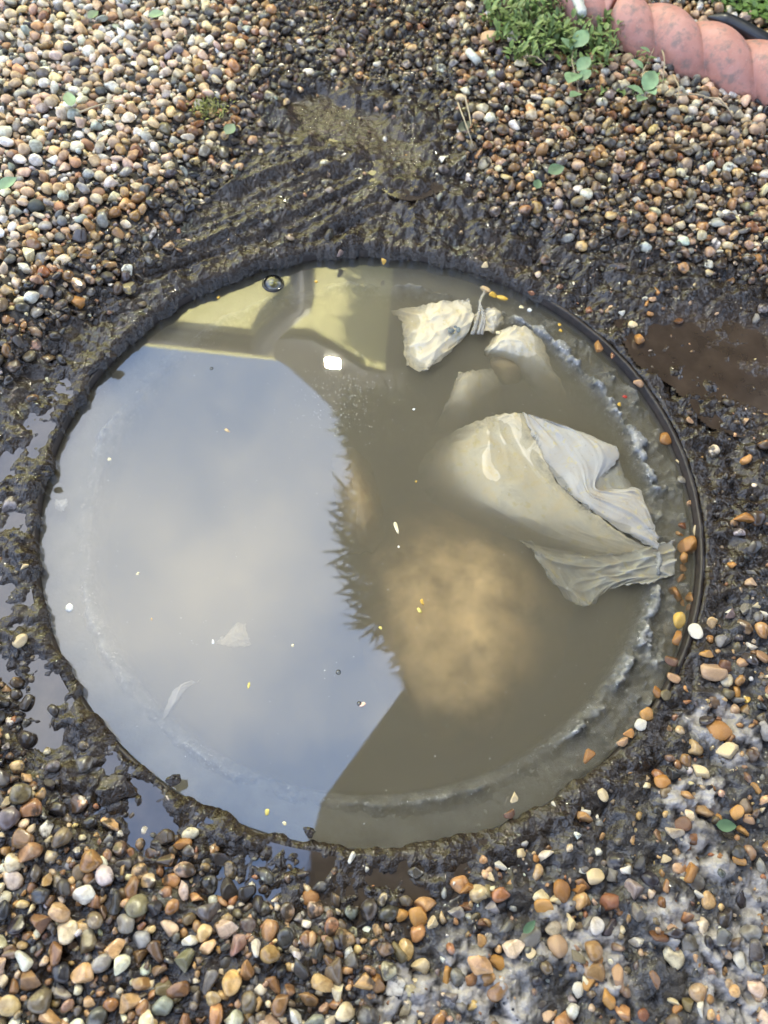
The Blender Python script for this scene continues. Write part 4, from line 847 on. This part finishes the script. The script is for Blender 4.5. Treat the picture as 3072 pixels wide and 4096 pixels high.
hpart('side_wall', *box((1.16, 2.16, 1.9), (2.44, 0.30, 3.8)), M_TIMBER)
hpart('bargeboard', *join([prism([(gx[i], glo[i] - 0.03), (gx[i + 1], glo[i + 1] - 0.03), (gx[i + 1], glo[i + 1] + 0.02), (gx[i], glo[i] + 0.02)], 1.995, 2.021) for i in (1, 2, 3)]), M_BLACK)
pp = cr_interp(np.array([(-0.445, 1.99, 0.1), (-0.445, 1.99, 1.2), (-0.445, 1.99, 1.92), (-0.49, 1.985, 2.04), (-0.60, 1.98, 2.19), (-0.66, 1.98, 2.33)]), 40)
hpart('downpipe', *tube(pp, 0.054, 12), M_BLACK, True)
hpart('gutter', *tube(np.array([(-3.6, 1.98, 2.350), (-2, 1.98, 2.350), (-0.6, 1.98, 2.350)]), 0.030, 12), M_FASCIA, True)
le = NT('lamp_glow'); le.n.remove(le.b); em = le.new('Emission', Strength=2400.0); em.inputs[0].default_value = (1, 0.95, 0.72, 1); le.l(em.outputs[0], le.out.inputs[0])
fo = thing('floodlight', (-0.318, 1.99, 2.41), 'lit square floodlight fixed to the house gable, mirrored in the water', 'lamp'); fb = np.array(fo.location)
obj('housing', *box((0, 0.03, 0), (0.088, 0.05, 0.088)), M_BLACK, fo, False)
obj('lens', *box((0, 0.002, 0), (0.062, 0.004, 0.062)), le.m, fo, False)
# evergreen overhead
tr = thing('evergreen_tree', (1.35, 1.75, 0), 'dark evergreen tree whose leaf fingers fringe the sky mirrored in the water', 'tree'); tb0 = np.array(tr.location)
obj('trunk', *tube(cr_interp(np.array([(1.35, 1.75, -0.1), (1.33, 1.72, 1.2), (1.28, 1.66, 2.4), (1.25, 1.6, 4.2)]), 20) - tb0, np.linspace(0.16, 0.05, 20), 14), M_BARK, tr)
parts = []
EDGE = np.array([(-0.20, 1.75), (-0.12, 1.55), (-0.07, 1.40), (-0.05, 1.22), (-0.03, 1.05), (0.04, 0.88), (0.09, 0.76), (0.17, 0.62), (0.25, 0.50)])
for i in range(14):
    k = random.random() * (len(EDGE) - 1); a = EDGE[int(k)]; z0 = random.uniform(1.9, 3.0)
    parts.append(tube(cr_interp(np.array([(1.3, 1.7, z0 - 0.4), (0.8 + 0.2 * random.random(), 1.4, z0), (a[0] + 0.15, a[1] + 0.1, 2.5)]), 14) - tb0, np.linspace(0.03, 0.006, 14), 7))
obj('limb', *join(parts), M_BARK, tr)
v, t = leaf_shape(2); Ls, Lt, off = [], [], 0
def hand(c, dirn, n, L):
    """a spray of finger-like leaves"""
    global off
    az = math.atan2(dirn[1], dirn[0])
    for i in range(n):
        a = az + (i / (n - 1) - 0.5) * 2.4 + random.uniform(-0.12, 0.12); e = random.uniform(-0.9, 0.5)
        d = np.array([math.cos(a) * math.cos(e), math.sin(a) * math.cos(e), math.sin(e)]); s = np.array([-math.sin(a), math.cos(a), 0]); u = np.cross(d, s); l = L * random.uniform(0.45, 1.15)
        Ls.append(c + l * (v[:, :1] * d + 0.13 * v[:, 1:2] * s + (v[:, 2:] - 0.16 * v[:, :1] ** 2) * u)); Lt.append(t + off); off += len(v)
for i in range(10):
    k = (i + random.random()) / 10 * (len(EDGE) - 1.001); j = int(k); a = EDGE[j] * (1 - (k - j)) + EDGE[j + 1] * (k - j)
    p = a + np.array([0.8, 0.45]) * random.uniform(-0.02, 0.04)
    hand(np.array([p[0], p[1], 2.40 + random.uniform(-0.05, 0.05)]) - tb0, (-1, -0.3 + random.uniform(-0.7, 0.7)), random.randint(5, 9), random.uniform(0.09, 0.18))
for k, up_ in ((2.6, -0.2), (3.3, 0.1), (3.9, -0.5), (4.6, -0.1), (5.2, -0.6), (6.1, -0.4)):
    j = int(k); a = EDGE[j] * (1 - (k - j)) + EDGE[j + 1] * (k - j) + np.array([-0.05, -0.03])
    az_ = math.atan2(-0.35 + up_, -1)
    for i in range(9):
        a_ = az_ + (i / 8 - 0.5) * 2.3 + random.uniform(-0.1, 0.1); e = random.uniform(-0.35, 0.15); L = random.uniform(0.13, 0.19)
        d = np.array([math.cos(a_) * math.cos(e), math.sin(a_) * math.cos(e), math.sin(e)]); sv = np.array([-math.sin(a_), math.cos(a_), 0]); u = np.cross(d, sv)
        Ls.append(np.array([a[0], a[1], 2.42]) - tb0 + L * (v[:, :1] * d + 0.13 * v[:, 1:2] * sv + (v[:, 2:] - 0.2 * v[:, :1] ** 2) * u)); Lt.append(t + off); off += len(v)
for i in range(6400):
    s_, q_ = random.random(), random.random()
    k = s_ * (len(EDGE) - 1.001); j = int(k); a = EDGE[j] * (1 - (k - j)) + EDGE[j + 1] * (k - j)
    inn = -0.01 + (q_ ** 1.2 * 1.9 if i < 4200 else q_ * 0.24 - 0.08); p = a + np.array([0.85, 0.5 - s_ * 0.35]) * inn
    hand(np.array([p[0] + 0.05, p[1], 2.42 + random.uniform(-0.12, 0.16) + 0.45 * random.random() * inn]) - tb0, (random.uniform(-1, 0.3), random.uniform(-1, 1)), 6, random.uniform(0.05, 0.07) + (0.14 * min(1, max(inn, 0) * 2) if i < 5200 else 0.05))
obj('crown', np.concatenate(Ls) , np.concatenate(Lt), M_NEEDLE, tr)
# car port roof to the right, its edge overhead
cpz = 2.40
E0, E1 = np.array([0.215, 0.52]), np.array([-0.105, -0.02]); e = (E0 - E1) / np.linalg.norm(E0 - E1); nrm = np.array([e[1], -e[0]])
E2 = np.array([-0.12, -0.14])
foot = [E0, E1, E2, E2 + np.array([0.0, -5.5]), E2 + np.array([6.0, -5.5]), E0 + np.array([6.0, 0.4])]
co = thing('car_port', (2.0, -1.5, 0), 'flat dark car port roof overhead whose straight edge mirrors in the near water', 'car port'); cb = np.array(co.location)
def slab(P, z0, z1):
    n_ = len(P); V = [(a, b, z0) for a, b in P] + [(a, b, z1) for a, b in P]; T = []
    for i in range(1, n_ - 1): T += [(0, i + 1, i), (n_, n_ + i, n_ + i + 1)]
    for i in range(n_):
        j = (i + 1) % n_; T += [(i, j, n_ + i), (j, n_ + j, n_ + i)]
    return np.array(V), np.array(T)
obj('roof', slab(foot, cpz, cpz + 0.12)[0] - cb, slab(foot, cpz, cpz + 0.12)[1], M_TIMBER, co, False)
v_, t_ = box(np.array([-0.86, -3.3, 2.47]) - cb, (1.46, 4.9, 0.10)); obj('roof', v_, t_, M_TIMBER, co, False)  # unseen slab behind the camera, added to keep the sun off the ground
for a in (0.5, 2.6):
    for b in (-1.6, -5.0):
        obj('post', *box(np.array([a + 1.2, b, 1.2]) - cb, (0.1, 0.1, 2.4)), M_TIMBER, co, False)
